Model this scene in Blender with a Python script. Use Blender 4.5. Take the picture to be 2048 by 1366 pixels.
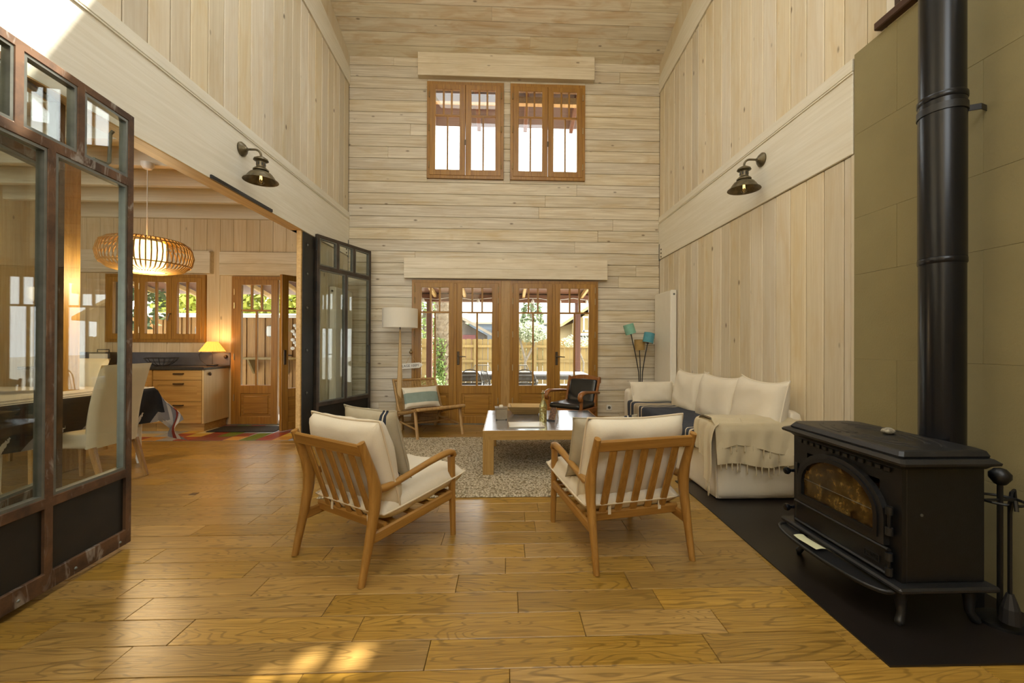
import bpy, bmesh, math, random
from mathutils import Vector, Matrix, noise

for o in list(bpy.data.objects):
    bpy.data.objects.remove(o, do_unlink=True)
SC = bpy.context.scene
COL = SC.collection
rnd = random.Random(11)
PI = math.pi

# ------------------------------------------------------------------ room dimensions
XL, XR, YB = -2.348, 2.357, 6.283        # left wall, right wall, back wall (inner faces)
YR = -2.6                                # rear wall, behind the camera
XK = -6.5                                # far left wall of the kitchen
ZG, ZB = 3.07, 2.505                     # groove and underside of the two long beams
def zroof(y): return 5.50 + 0.36 * (YB - y)
SUN = Vector((0.45, 0.487, 1.0))         # towards the sun

# ------------------------------------------------------------------ camera
cam = bpy.data.cameras.new('camera')
cam.sensor_width = 36.0
cam.lens = 36.0 * 830.0 / 2048.0
cam.shift_x = (1024 - 1042.67) / 2048.0
cam.shift_y = (684.28 - 683.0) / 2048.0
cam.clip_start = 0.05
camo = bpy.data.objects.new('camera', cam)
COL.objects.link(camo)
camo.matrix_world = (Matrix.Translation((0, 0, 1.21)) @ Matrix.Rotation(-0.0386, 4, 'Z')
                     @ Matrix.Rotation(PI / 2 + 0.0037, 4, 'X') @ Matrix.Rotation(0.0045, 4, 'Z'))
SC.camera = camo

# ------------------------------------------------------------------ sky, sun, exposure
world = bpy.data.worlds.new('world')
SC.world = world
world.use_nodes = True
bg = world.node_tree.nodes['Background']
bg.inputs['Color'].default_value = (0.95, 0.99, 1.0, 1)
bg.inputs['Strength'].default_value = 4.0
sun = bpy.data.lights.new('sun', 'SUN')
sun.energy = 11.0
sun.color = (1.0, 0.93, 0.80)
sun.angle = 0.012
suno = bpy.data.objects.new('sun', sun)
COL.objects.link(suno)
suno.rotation_euler = SUN.to_track_quat('Z', 'Y').to_euler()
SC.view_settings.view_transform = 'Standard'
SC.view_settings.look = 'None'
SC.view_settings.gamma = 1.0
SC.view_settings.use_curve_mapping = False
SC.view_settings.exposure = 0.85
SC.cycles.max_bounces = 10
SC.cycles.diffuse_bounces = 6
SC.cycles.adaptive_threshold = 0.025
SC.cycles.transparent_max_bounces = 16
SC.cycles.sample_clamp_indirect = 6.0
SC.cycles.caustics_reflective = False
SC.cycles.caustics_refractive = False

def portal(loc, w, h, direction):
    l = bpy.data.lights.new('portal', 'AREA')
    l.shape = 'RECTANGLE'; l.size = w; l.size_y = h
    l.cycles.is_portal = True
    o = bpy.data.objects.new('portal', l)
    COL.objects.link(o)
    o.location = loc
    o.rotation_euler = Vector(direction).to_track_quat('-Z', 'Y').to_euler()

portal((0, YB + 0.2, 1.1), 2.8, 2.2, (0, -1, 0))
portal((0, YB + 0.2, 4.4), 2.4, 1.5, (0, -1, 0))
portal((-5.1, YB + 0.2, 1.7), 1.4, 1.0, (0, -1, 0))
portal((-3.34, YB + 0.2, 1.1), 1.4, 2.2, (0, -1, 0))
portal((0, YR - 0.2, 5.0), 2.2, 2.6, (0, 1, 0))
portal((-4.45, YR - .2, 1.65), 3.5, 2.3, (0, 1, 0))
portal((XK - .2, -1.5, 1.65), 1.8, 2.1, (1, 0, 0))

# ------------------------------------------------------------------ mesh builder
class MB:
    def __init__(s):
        s.v = []; s.f = []
    def add(s, vs, fs, M=None):
        b = len(s.v)
        s.v += [tuple(M @ Vector(p)) if M is not None else tuple(p) for p in vs]
        s.f += [tuple(b + i for i in f) for f in fs]
        return s
    def box(s, x0, x1, y0, y1, z0, z1, ch=0.0, M=None):
        lo = (min(x0, x1), min(y0, y1), min(z0, z1)); hi = (max(x0, x1), max(y0, y1), max(z0, z1))
        ch = min(ch, 0.45 * min(hi[i] - lo[i] for i in range(3)))
        if ch <= 0:
            vs = [(x, y, z) for x in (lo[0], hi[0]) for y in (lo[1], hi[1]) for z in (lo[2], hi[2])]
            fs = [(0, 1, 3, 2), (4, 6, 7, 5), (0, 4, 5, 1), (2, 3, 7, 6), (0, 2, 6, 4), (1, 5, 7, 3)]
            return s.add(vs, fs, M)
        vs = []; idx = {}
        for cx in (0, 1):
            for cy in (0, 1):
                for cz in (0, 1):
                    c = (cx, cy, cz)
                    for a in range(3):
                        p = []
                        for i in range(3):
                            e = hi[i] if c[i] else lo[i]
                            if i != a: e += -ch if c[i] else ch
                            p.append(e)
                        idx[(c, a)] = len(vs); vs.append(tuple(p))
        fs = []
        for a in range(3):
            b, d = (a + 1) % 3, (a + 2) % 3
            for sgn in (0, 1):
                q = []
                for (u, w) in ((0, 0), (1, 0), (1, 1), (0, 1)):
                    c = [0, 0, 0]; c[a] = sgn; c[b] = u; c[d] = w
                    q.append(idx[(tuple(c), a)])
                fs.append(tuple(q) if sgn else tuple(reversed(q)))
            for u in (0, 1):
                for w in (0, 1):
                    c0 = [0, 0, 0]; c0[b] = u; c0[d] = w
                    c1 = list(c0); c1[a] = 1
                    c0 = tuple(c0); c1 = tuple(c1)
                    fs.append((idx[(c0, b)], idx[(c1, b)], idx[(c1, d)], idx[(c0, d)]))
        for cx in (0, 1):
            for cy in (0, 1):
                for cz in (0, 1):
                    c = (cx, cy, cz)
                    fs.append((idx[(c, 0)], idx[(c, 1)], idx[(c, 2)]))
        return s.add(vs, fs, M)
    def bar(s, p, q, w, h, up=(0, 0, 1), ch=0.003, w2=None, h2=None):
        """bar from p to q, w across, h along 'up'; tapered to w2,h2 at q"""
        p = Vector(p); q = Vector(q); d = (q - p); L = d.length; d.normalize()
        up = Vector(up); x = d.cross(up)
        if x.length < 1e-4: x = d.cross(Vector((1, 0, 0)))
        x.normalize(); u = x.cross(d)
        w2 = w if w2 is None else w2; h2 = h if h2 is None else h2
        def ring(c, w, h):
            k = min(ch * 2, w * .4, h * .4)
            a, b = w / 2, h / 2
            return [c + x * i + u * j for i, j in ((a, b - k), (a - k, b), (-a + k, b), (-a, b - k), (-a, -b + k), (-a + k, -b), (a - k, -b), (a, -b + k))]
        vs = ring(p, w, h) + ring(q, w2, h2)
        fs = [(i, (i + 1) % 8, 8 + (i + 1) % 8, 8 + i) for i in range(8)] + [tuple(range(7, -1, -1)), tuple(range(8, 16))]
        return s.add(vs, fs)
    def tube(s, pts, r, n=8, sq=1.0, closed=False, up=(0, 0, 1)):
        """round tube along points; r number or list; sq flattens along the second axis"""
        P = [Vector(p) for p in pts]; m = len(P)
        R = r if isinstance(r, (list, tuple)) else [r] * m
        SQ = sq if isinstance(sq, (list, tuple)) else [sq] * m
        nrm = None; vs = []
        for i in range(m):
            a = P[i - 1] if (i > 0 or closed) else P[0]
            b = P[(i + 1) % m] if (i < m - 1 or closed) else P[-1]
            t = (b - a).normalized()
            if nrm is None:
                nrm = t.cross(Vector(up))
                if nrm.length < 1e-3: nrm = t.cross(Vector((1, 0, 0)))
                nrm.normalize()
            else:
                nrm = (nrm - t * nrm.dot(t)).normalized()
            bi = t.cross(nrm)
            for k in range(n):
                an = 2 * PI * k / n
                vs.append(P[i] + nrm * (R[i] * math.cos(an)) + bi * (R[i] * SQ[i] * math.sin(an)))
        fs = []
        for i in range(m if closed else m - 1):
            j = (i + 1) % m
            for k in range(n):
                fs.append((i * n + k, i * n + (k + 1) % n, j * n + (k + 1) % n, j * n + k))
        if not closed:
            fs.append(tuple(range(n - 1, -1, -1))); fs.append(tuple((m - 1) * n + k for k in range(n)))
        return s.add(vs, fs)
    def lathe(s, prof, n=20, M=None, cap=True):
        vs = []; fs = []; m = len(prof)
        for (r, z) in prof:
            for k in range(n):
                a = 2 * PI * k / n
                vs.append((r * math.cos(a), r * math.sin(a), z))
        for i in range(m - 1):
            for k in range(n):
                fs.append((i * n + k, i * n + (k + 1) % n, (i + 1) * n + (k + 1) % n, (i + 1) * n + k))
        if cap:
            fs.append(tuple(range(n - 1, -1, -1))); fs.append(tuple((m - 1) * n + k for k in range(n)))
        return s.add(vs, fs, M)
    def prism(s, poly, a, b, axis='z', M=None):
        n = len(poly)
        def P(u, v, w):
            return {'z': (u, v, w), 'x': (w, u, v), 'y': (u, w, v)}[axis]
        vs = [P(u, v, a) for u, v in poly] + [P(u, v, b) for u, v in poly]
        fs = [tuple(range(n)), tuple(range(2 * n - 1, n - 1, -1))] + [(i, (i + 1) % n, n + (i + 1) % n, n + i) for i in range(n)]
        return s.add(vs, fs, M)
    def grid(s, nu, nv, fn, closeu=False):
        vs = [fn(i / (nu if closeu else nu - 1), j / (nv - 1)) for i in range(nu) for j in range(nv)]
        fs = []
        for i in range(nu if closeu else nu - 1):
            for j in range(nv - 1):
                k = (i + 1) % nu
                fs.append((i * nv + j, k * nv + j, k * nv + j + 1, i * nv + j + 1))
        return s.add(vs, fs)
    def plate(s, u0, u1, v0, v1, holes, w0, w1, fn):
        """slab with rectangular holes as one connected mesh; fn maps (u,v,w) to xyz"""
        us = sorted({u0, u1} | {min(max(h[i], u0), u1) for h in holes for i in (0, 1)})
        vv = sorted({v0, v1} | {min(max(h[i], v0), v1) for h in holes for i in (2, 3)})
        def solid(i, j):
            if i < 0 or j < 0 or i >= len(us) - 1 or j >= len(vv) - 1: return False
            cu, cv = (us[i] + us[i + 1]) / 2, (vv[j] + vv[j + 1]) / 2
            return not any(h[0] < cu < h[1] and h[2] < cv < h[3] for h in holes)
        nv = len(vv); base = len(s.v)
        for w in (w0, w1):
            for u in us:
                for v in vv: s.v.append(tuple(fn(u, v, w)))
        N = len(us) * nv
        def I(i, j, k): return base + k * N + i * nv + j
        for i in range(len(us) - 1):
            for j in range(nv - 1):
                if not solid(i, j): continue
                s.f.append((I(i, j, 0), I(i, j + 1, 0), I(i + 1, j + 1, 0), I(i + 1, j, 0)))
                s.f.append((I(i, j, 1), I(i + 1, j, 1), I(i + 1, j + 1, 1), I(i, j + 1, 1)))
                for di, dj, a, b in ((-1, 0, (i, j), (i, j + 1)), (1, 0, (i + 1, j), (i + 1, j + 1)), (0, -1, (i, j), (i + 1, j)), (0, 1, (i, j + 1), (i + 1, j + 1))):
                    if not solid(i + di, j + dj):
                        s.f.append((I(*a, 0), I(*b, 0), I(*b, 1), I(*a, 1)))
        return s
    def softbox(s, x0, x1, y0, y1, z0, z1, r=0.04, n=8, wob=0.0, seed=0, M=None):
        c = Vector(((x0 + x1) / 2, (y0 + y1) / 2, (z0 + z1) / 2))
        h = Vector(((x1 - x0) / 2, (y1 - y0) / 2, (z1 - z0) / 2))
        r = min(r, h.x, h.y, h.z)
        bm = bmesh.new(); bmesh.ops.create_cube(bm, size=2)
        bmesh.ops.subdivide_edges(bm, edges=bm.edges[:], cuts=n, use_grid_fill=True)
        bm.verts.ensure_lookup_table()
        vs = []
        for v in bm.verts:
            p = Vector(v.co)
            # denser towards the rims
            p = Vector([math.copysign(1 - (1 - abs(t)) ** 1.6, t) for t in p])
            q = Vector((p.x * h.x, p.y * h.y, p.z * h.z))
            core = Vector([max(-(h[i] - r), min(h[i] - r, q[i])) for i in range(3)])
            d = q - core
            if d.length > 1e-6: q = core + d.normalized() * min(r, d.length if d.length < r else r)
            q += c
            if wob:
                nv = noise.noise_vector(q * 6 + Vector((seed, 0, 0)))
                q += nv * wob
            vs.append(q)
        bm.verts.index_update()
        fs = [tuple(v.index for v in f.verts) for f in bm.faces]
        bm.free()
        return s.add(vs, fs, M)
    def build(s, name, mat, parent=None, smooth=None, loc=None, label=None, kind=None):
        me = bpy.data.meshes.new(name)
        v = s.v
        if loc is not None:
            L = Vector(loc); v = [tuple(Vector(p) - L) for p in v]
        me.from_pydata(v, [], s.f); me.update()
        bm = bmesh.new(); bm.from_mesh(me)
        bmesh.ops.recalc_face_normals(bm, faces=bm.faces[:]); bm.to_mesh(me); bm.free()
        if mat: me.materials.append(mat)
        if smooth is not None:
            for p in me.polygons: p.use_smooth = True
            me.set_sharp_from_angle(angle=math.radians(smooth))
        o = bpy.data.objects.new(name, me); COL.objects.link(o)
        if loc is not None: o.location = loc
        if parent: o.parent = parent
        if label: o['label'] = label
        if kind: o['kind'] = kind
        return o

def thing(name, label, cat, loc=(0, 0, 0), rz=0.0, group=None, kind=None):
    o = bpy.data.objects.new(name, None); COL.objects.link(o)
    o.empty_display_size = 0.1
    o.location = loc; o.rotation_euler = (0, 0, rz)
    return tag(o, label, cat, group, kind)
def tag(o, label=None, cat=None, group=None, kind=None):
    if label: o['label'] = label
    if cat: o['category'] = cat
    if group: o['group'] = group
    if kind: o['kind'] = kind
    return o
def copy_tree(o, parent=None):
    c = o.copy(); COL.objects.link(c); c.parent = parent
    for ch in list(o.children): copy_tree(ch, c)
    return c
def cplane(px, py):          # centred placing of a plank so that its grain uses its own coordinates
    return (px, py)

# ------------------------------------------------------------------ materials
def new_mat(name):
    m = bpy.data.materials.new(name); m.use_nodes = True
    t = m.node_tree; b = t.nodes['Principled BSDF']
    return m, t.nodes, t.links, b
def mixc(N, L, fac, a, b, mode='MIX'):
    n = N.new('ShaderNodeMix'); n.data_type = 'RGBA'; n.blend_type = mode
    for sock, val in ((n.inputs[0], fac), (n.inputs[6], a), (n.inputs[7], b)):
        if hasattr(val, 'is_linked') or hasattr(val, 'links'): L.new(val, sock)
        elif isinstance(val, (int, float)): sock.default_value = val
        else: sock.default_value = (*val[:3], 1)
    return n.outputs[2]
def ramp(N, L, fac, stops):
    n = N.new('ShaderNodeValToRGB'); L.new(fac, n.inputs[0])
    e = n.color_ramp.elements
    while len(e) < len(stops): e.new(0.5)
    for i, (p, c) in enumerate(stops):
        e[i].position = p
        e[i].color = (c, c, c, 1) if isinstance(c, (int, float)) else (*c, 1)
    return n.outputs[0]
def coords(N, L, scale=(1, 1, 1), rand=True, rot=(0, 0, 0)):
    tc = N.new('ShaderNodeTexCoord'); v = tc.outputs['Object']
    if rand:
        oi = N.new('ShaderNodeObjectInfo')
        mu = N.new('ShaderNodeVectorMath'); mu.operation = 'MULTIPLY_ADD'
        cmb = N.new('ShaderNodeCombineXYZ')
        for i, k in enumerate((37.0, 91.0, 53.0)):
            mm = N.new('ShaderNodeMath'); mm.operation = 'MULTIPLY'; mm.inputs[1].default_value = k
            L.new(oi.outputs['Random'], mm.inputs[0]); L.new(mm.outputs[0], cmb.inputs[i])
        mu.inputs[1].default_value = (1, 1, 1)
        L.new(v, mu.inputs[0]); L.new(cmb.outputs[0], mu.inputs[2]); v = mu.outputs[0]
    mp = N.new('ShaderNodeMapping'); mp.inputs['Scale'].default_value = scale; mp.inputs['Rotation'].default_value = rot
    L.new(v, mp.inputs['Vector'])
    return mp.outputs['Vector']
def noisen(N, L, vec, scale=1, detail=3, rough=.55, dist=0.0):
    n = N.new('ShaderNodeTexNoise'); n.inputs['Scale'].default_value = scale; n.inputs['Detail'].default_value = detail
    n.inputs['Roughness'].default_value = rough; n.inputs['Distortion'].default_value = dist
    L.new(vec, n.inputs['Vector']); return n.outputs['Fac']
def randval(N, L, col, amt, hue=0.0):
    oi = N.new('ShaderNodeObjectInfo')
    mr = N.new('ShaderNodeMapRange'); mr.inputs['To Min'].default_value = 1 - amt; mr.inputs['To Max'].default_value = 1 + amt
    L.new(oi.outputs['Random'], mr.inputs['Value'])
    h = N.new('ShaderNodeHueSaturation'); L.new(col, h.inputs['Color']); L.new(mr.outputs[0], h.inputs['Value'])
    if hue:
        mh = N.new('ShaderNodeMapRange'); mh.inputs['To Min'].default_value = 1 - hue; mh.inputs['To Max'].default_value = 1 + hue
        fr = N.new('ShaderNodeMath'); fr.operation = 'FRACT'
        mm = N.new('ShaderNodeMath'); mm.operation = 'MULTIPLY'; mm.inputs[1].default_value = 17.3
        L.new(oi.outputs['Random'], mm.inputs[0]); L.new(mm.outputs[0], fr.inputs[0]); L.new(fr.outputs[0], mh.inputs['Value'])
        L.new(mh.outputs[0], h.inputs['Saturation'])
    return h.outputs[0]
def bumpn(N, L, b, fac, strength=.2, dist=.01):
    n = N.new('ShaderNodeBump'); n.inputs['Strength'].default_value = strength; n.inputs['Distance'].default_value = dist
    L.new(fac, n.inputs['Height']); L.new(n.outputs[0], b.inputs['Normal'])

def plain(name, col, rough=.5, metal=0.0, var=.12, vs=8.0, bump=0.0, bs=60.0, col2=None, stretch=(1, 1, 1), spec=.5, rand=0.0, coat=0.0):
    m, N, L, b = new_mat(name)
    v = coords(N, L, stretch)
    f = noisen(N, L, v, vs, 4)
    c2 = col2 if col2 else tuple(max(0, x * (1 - var * 2)) for x in col)
    f = ramp(N, L, f, [(.3, 0.0), (.7, 1.0)])
    c = mixc(N, L, f, c2, col)
    if rand: c = randval(N, L, c, rand)
    L.new(c, b.inputs['Base Color'])
    b.inputs['Roughness'].default_value = rough; b.inputs['Metallic'].default_value = metal
    b.inputs['Specular IOR Level'].default_value = spec
    if coat: b.inputs['Coat Weight'].default_value = coat; b.inputs['Coat Roughness'].default_value = .15
    if bump:
        bumpn(N, L, b, noisen(N, L, coords(N, L, stretch), bs, 3), bump, .005)
    return m

def wood(name, dark, light, axis='x', rough=.45, scale=1.0, rings=0.0, rand=.1, knots=0.0, blotch=None, blot_amt=.5, bump=.08, spec=.5, contrast=(.35, .7), hue=0.0, coat=0.0):
    """board wood with the grain along one local axis"""
    m, N, L, b = new_mat(name)
    lo, hi = 1.5 * scale, 44.0 * scale
    st = {'x': (lo, hi, hi), 'y': (hi, lo, hi), 'z': (hi, hi, lo)}[axis]
    v = coords(N, L, st)
    g = noisen(N, L, v, 1.0, 5, .6, .6)
    g = ramp(N, L, g, [(contrast[0], 0.0), (contrast[1], 1.0)])
    c = mixc(N, L, g, dark, light)
    if rings:
        st2 = {'x': (1.3, 9, 9), 'y': (9, 1.3, 9), 'z': (9, 9, 1.3)}[axis]
        v2 = coords(N, L, st2)
        r0 = noisen(N, L, v2, .8, 2.5, .45, .25)
        ml = N.new('ShaderNodeMath'); ml.operation = 'MULTIPLY'; ml.inputs[1].default_value = 150.0
        L.new(r0, ml.inputs[0])
        sn = N.new('ShaderNodeMath'); sn.operation = 'SINE'; L.new(ml.outputs[0], sn.inputs[0])
        rr = ramp(N, L, sn.outputs[0], [(.55, 0.0), (1.0, 1.0)])
        mm = N.new('ShaderNodeMath'); mm.operation = 'MULTIPLY'; mm.inputs[1].default_value = rings
        L.new(rr, mm.inputs[0])
        c = mixc(N, L, mm.outputs[0], c, tuple(x * .45 for x in dark))
    if blotch:
        st3 = {'x': (1.6, 7, 7), 'y': (7, 1.6, 7), 'z': (7, 7, 1.6)}[axis]
        bf = noisen(N, L, coords(N, L, st3), 1.0, 3, .6, .8)
        bf = ramp(N, L, bf, [(.48, 0.0), (.72, blot_amt)])
        c = mixc(N, L, bf, c, blotch)
    if knots:
        st4 = {'x': (2.4, 5.5, 5.5), 'y': (5.5, 2.4, 5.5), 'z': (5.5, 5.5, 2.4)}[axis]
        vo = N.new('ShaderNodeTexVoronoi'); vo.inputs['Scale'].default_value = 1.1
        L.new(coords(N, L, st4), vo.inputs['Vector'])
        kf = ramp(N, L, vo.outputs['Distance'], [(.04, knots), (.095, 0.0)])
        c = mixc(N, L, kf, c, (.10, .055, .02))
    if rand: c = randval(N, L, c, rand, hue)
    L.new(c, b.inputs['Base Color'])
    b.inputs['Roughness'].default_value = rough
    b.inputs['Specular IOR Level'].default_value = spec
    if coat: b.inputs['Coat Weight'].default_value = coat; b.inputs['Coat Roughness'].default_value = .3
    if bump: bumpn(N, L, b, g, bump, .002)
    return m

def fabric(name, col, col2=None, weave=350.0, rough=.95, stretch=(1, 1, 1), bump=.25):
    m, N, L, b = new_mat(name)
    v = coords(N, L, stretch)
    f = noisen(N, L, v, 5, 3)
    c = mixc(N, L, f, tuple(x * .9 for x in col) if not col2 else col2, col)
    L.new(c, b.inputs['Base Color'])
    b.inputs['Roughness'].default_value = rough; b.inputs['Specular IOR Level'].default_value = .15
    b.inputs['Sheen Weight'].default_value = .15
    n1 = noisen(N, L, coords(N, L, (weave, weave, weave)), 1, 2)
    n2 = noisen(N, L, coords(N, L, (9, 9, 9)), 1, 3)
    ad = N.new('ShaderNodeMath'); ad.operation = 'MULTIPLY_ADD'; ad.inputs[1].default_value = 4.0
    L.new(n2, ad.inputs[0]); L.new(n1, ad.inputs[2])
    bumpn(N, L, b, ad.outputs[0], bump, .004)
    return m

def stripes(name, axis, stops, rough=.9, scale=1.0, wob=0.0):
    """cloth striped along one local axis: stops = [(from, colour), ...] in metres"""
    m, N, L, b = new_mat(name)
    tc = N.new('ShaderNodeTexCoord'); sp = N.new('ShaderNodeSeparateXYZ'); L.new(tc.outputs['Object'], sp.inputs[0])
    mr = N.new('ShaderNodeMapRange')
    lo, hi = stops[0][0], stops[-1][0] + .2
    mr.inputs['From Min'].default_value = lo; mr.inputs['From Max'].default_value = hi
    L.new(sp.outputs['xyz'.index(axis)], mr.inputs['Value'])
    r = N.new('ShaderNodeValToRGB'); r.color_ramp.interpolation = 'CONSTANT'
    e = r.color_ramp.elements
    while len(e) < len(stops): e.new(.5)
    for i, (p, c) in enumerate(stops):
        e[i].position = (p - lo) / (hi - lo); e[i].color = (*c, 1)
    L.new(mr.outputs[0], r.inputs[0])
    f = noisen(N, L, coords(N, L, (14, 14, 14)), 1, 3)
    c = mixc(N, L, .25, r.outputs[0], mixc(N, L, f, (.1, .1, .1), (.9, .9, .9)), 'SOFT_LIGHT')
    L.new(c, b.inputs['Base Color'])
    b.inputs['Roughness'].default_value = rough; b.inputs['Specular IOR Level'].default_value = .15
    bumpn(N, L, b, noisen(N, L, coords(N, L, (200, 200, 200)), 1, 2), .2, .003)
    return m

def glass(name, tint=(1, 1, 1), ior=1.5, rough=0.0, boost=1.0):
    m, N, L, b = new_mat(name); N.remove(b)
    out = N['Material Output']
    t = N.new('ShaderNodeBsdfTransparent'); t.inputs[0].default_value = (*tint, 1)
    g = N.new('ShaderNodeBsdfGlossy'); g.inputs['Roughness'].default_value = rough
    fr = N.new('ShaderNodeFresnel')
    ge = N.new('ShaderNodeNewGeometry')      # a thin pane mirrors alike from both of its faces
    mr = N.new('ShaderNodeMapRange'); mr.inputs['To Min'].default_value = ior; mr.inputs['To Max'].default_value = 1 / ior
    L.new(ge.outputs['Backfacing'], mr.inputs['Value']); L.new(mr.outputs[0], fr.inputs['IOR'])
    mm = N.new('ShaderNodeMath'); mm.operation = 'MULTIPLY'; mm.use_clamp = True; mm.inputs[1].default_value = boost
    L.new(fr.outputs[0], mm.inputs[0])
    mx = N.new('ShaderNodeMixShader'); L.new(mm.outputs[0], mx.inputs[0]); L.new(t.outputs[0], mx.inputs[1]); L.new(g.outputs[0], mx.inputs[2])
    L.new(mx.outputs[0], out.inputs[0])
    return m

def glow(name, col, strength, base=(.8, .7, .5)):
    m, N, L, b = new_mat(name)
    f = noisen(N, L, coords(N, L, (6, 6, 6)), 1, 2)
    c = mixc(N, L, f, tuple(x * .93 for x in base), base)
    L.new(c, b.inputs['Base Color'])
    b.inputs['Emission Color'].default_value = (*col, 1); b.inputs['Emission Strength'].default_value = strength
    b.inputs['Roughness'].default_value = .8
    return m

WASH_D, WASH_L, WASH_B = (.50, .42, .29), (.74, .675, .53), (.50, .37, .19)
M = {}
M['wash_x'] = wood('whitewashed board along x', WASH_D, WASH_L, 'x', .6, rand=.07, knots=.75, blotch=WASH_B, blot_amt=.55, hue=.15)
M['wash_z'] = wood('whitewashed board along z', (.56, .475, .33), (.75, .68, .53), 'z', .6, rand=.10, knots=.85, contrast=(.12, .95), blotch=(.58, .45, .25), blot_amt=.6, hue=.2)
M['wash_ceil'] = wood('whitewashed ceiling board', (.62, .55, .40), (.80, .74, .59), 'x', .6, rand=.05, knots=.7, blotch=(.52, .34, .14), blot_amt=.75, hue=.1)
M['beam_y'] = wood('white glazed beam', (.70, .66, .54), (.79, .755, .65), 'y', .55, rand=.02, blotch=(.66, .59, .44), blot_amt=.3)
M['beam_x'] = wood('white glazed joist', (.60, .53, .38), (.70, .63, .47), 'x', .55, rand=.04)
M['box_x'] = wood('whitewashed shutter box', (.60, .51, .35), (.75, .67, .52), 'x', .55, rand=.03, knots=.7, blotch=WASH_B, blot_amt=.4)
M['back_dark'] = plain('dark backing behind boards', (.07, .05, .03), .9)
M['raw'] = wood('amber beam soffit', (.45, .27, .08), (.62, .40, .15), 'y', .5, rand=.05)
M['floor'] = wood('oiled oak floor', (.26, .145, .030), (.43, .26, .062), 'x', .30, scale=2.0, rings=.62, rand=.16, knots=.6, blotch=(.25, .135, .03), blot_amt=.4, bump=.12, spec=.5, hue=.06, coat=.1)
M['base'] = wood('oak baseboard', (.30, .17, .045), (.40, .24, .07), 'x', .4, rand=.08)
M['plaster'] = plain('beige plaster block', (.27, .228, .112), .9, var=.06, vs=3, bump=.35, bs=90, rand=.02)
M['joint'] = plain('plaster joint', (.27, .225, .12), .95)
M['jw_x'] = wood('varnished window wood along x', (.24, .108, .014), (.40, .20, .030), 'x', .35, rand=.07, spec=.5)
M['jw_z'] = wood('varnished window wood along z', (.24, .108, .014), (.40, .20, .030), 'z', .35, rand=.07, spec=.5)
M['post_l'] = wood('light laminated oak post', (.36, .20, .06), (.50, .30, .10), 'z', .4, rings=.25)
M['glass'] = glass('window glass', (.98, .99, .98))
M['dglass'] = glass('steel door glass', (.93, .95, .92), boost=1.0)
M['brass'] = plain('aged hinge brass', (.45, .33, .17), .35, .9)
M['handle'] = plain('dark bronze handle', (.12, .09, .06), .4, .8)
M['black'] = plain('black plastic', (.02, .02, .022), .45)
M['white'] = plain('white enamel', (.78, .74, .64), .35, var=.02)
M['iron'] = plain('matt black cast iron', (.0065, .007, .0085), .42, .0, var=.3, vs=30, bump=.12, bs=160)
M['iron2'] = plain('worn black cast iron', (.017, .0175, .019), .40, .0, var=.3, vs=12, bump=.15, bs=120, col2=(.009, .009, .0095))
M['enamel'] = plain('black stove pipe enamel', (.005, .006, .009), .26, 0.0, var=.2, vs=5, spec=.35)
M['hearth'] = plain('dark steel hearth plate', (.014, .010, .008), .40, .0, var=.4, vs=3, col2=(.006, .005, .0045), bump=.05, bs=20)
M['jute'] = None
def steel_mat():
    m, N, L, b = new_mat('raw rusty steel')
    v = coords(N, L, (3.5, 3.5, 3.5))
    f = noisen(N, L, v, 1.5, 6, .65, .4)
    f2 = noisen(N, L, coords(N, L, (9, 9, 2.5)), 1.0, 4, .7, 1.0)
    c = mixc(N, L, ramp(N, L, f, [(.38, 0.0), (.62, 1.0)]), (.07, .04, .024), (.17, .09, .045))
    pat = ramp(N, L, f2, [(.55, 0.0), (.66, .9)])
    c = mixc(N, L, pat, c, (.34, .31, .27))
    L.new(c, b.inputs['Base Color'])
    L.new(ramp(N, L, f2, [(.5, .62), (.75, .4)]), b.inputs['Roughness'])
    b.inputs['Metallic'].default_value = .45
    bumpn(N, L, b, f2, .15, .003)
    return m
M['steel'] = steel_mat()
M['steel_d'] = plain('dark blackened steel sheet', (.030, .026, .022), .5, .5, var=.3, vs=5, col2=(.016, .017, .015), bump=.05)
M['steel_m'] = plain('grey brown raw steel', (.085, .062, .045), .5, .4, var=.35, vs=9, col2=(.04, .032, .026))
M['bead'] = plain('grey glazing bead', (.17, .175, .15), .4, .4, var=.15, vs=14)
M['teak'] = wood('oiled ash armchair wood', (.27, .13, .026), (.40, .21, .05), 'z', .38, rand=.04, rings=.12, spec=.5)
M['teak_x'] = wood('oiled ash armchair wood across', (.27, .13, .026), (.40, .21, .05), 'x', .38, rand=.04, rings=.12)
M['teak_y'] = wood('oiled ash armchair wood along', (.27, .13, .026), (.40, .21, .05), 'y', .38, rand=.04, rings=.12)
M['linen'] = fabric('cream linen', (.72, .65, .51))
M['linen_w'] = fabric('off white cotton slipcover', (.76, .69, .55))
M['linen_g'] = stripes('grey linen with navy stripes', 'x', [(-.3, (.40, .35, .25)), (.125, (.03, .035, .05)), (.142, (.62, .56, .44)), (.152, (.03, .035, .05)), (.172, (.40, .35, .25)), (.3, (.40, .35, .25))])
M['piping'] = fabric('linen piping', (.66, .56, .40))
M['oak_t'] = wood('oak coffee table', (.33, .19, .055), (.45, .275, .09), 'x', .4, rand=.04, rings=.1)
M['oak_tz'] = wood('oak coffee table leg', (.33, .19, .055), (.45, .275, .09), 'z', .4, rand=.04, rings=.1)
def zinc_mat():
    m, N, L, b = new_mat('polished zinc table top')
    f = noisen(N, L, coords(N, L, (3, 3, 3), False), 1.2, 5, .6, .6)
    c = mixc(N, L, ramp(N, L, f, [(.35, 0.0), (.7, 1.0)]), (.30, .30, .31), (.46, .46, .47))
    L.new(c, b.inputs['Base Color']); b.inputs['Metallic'].default_value = .75
    L.new(ramp(N, L, f, [(.3, .16), (.75, .30)]), b.inputs['Roughness'])
    return m
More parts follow.
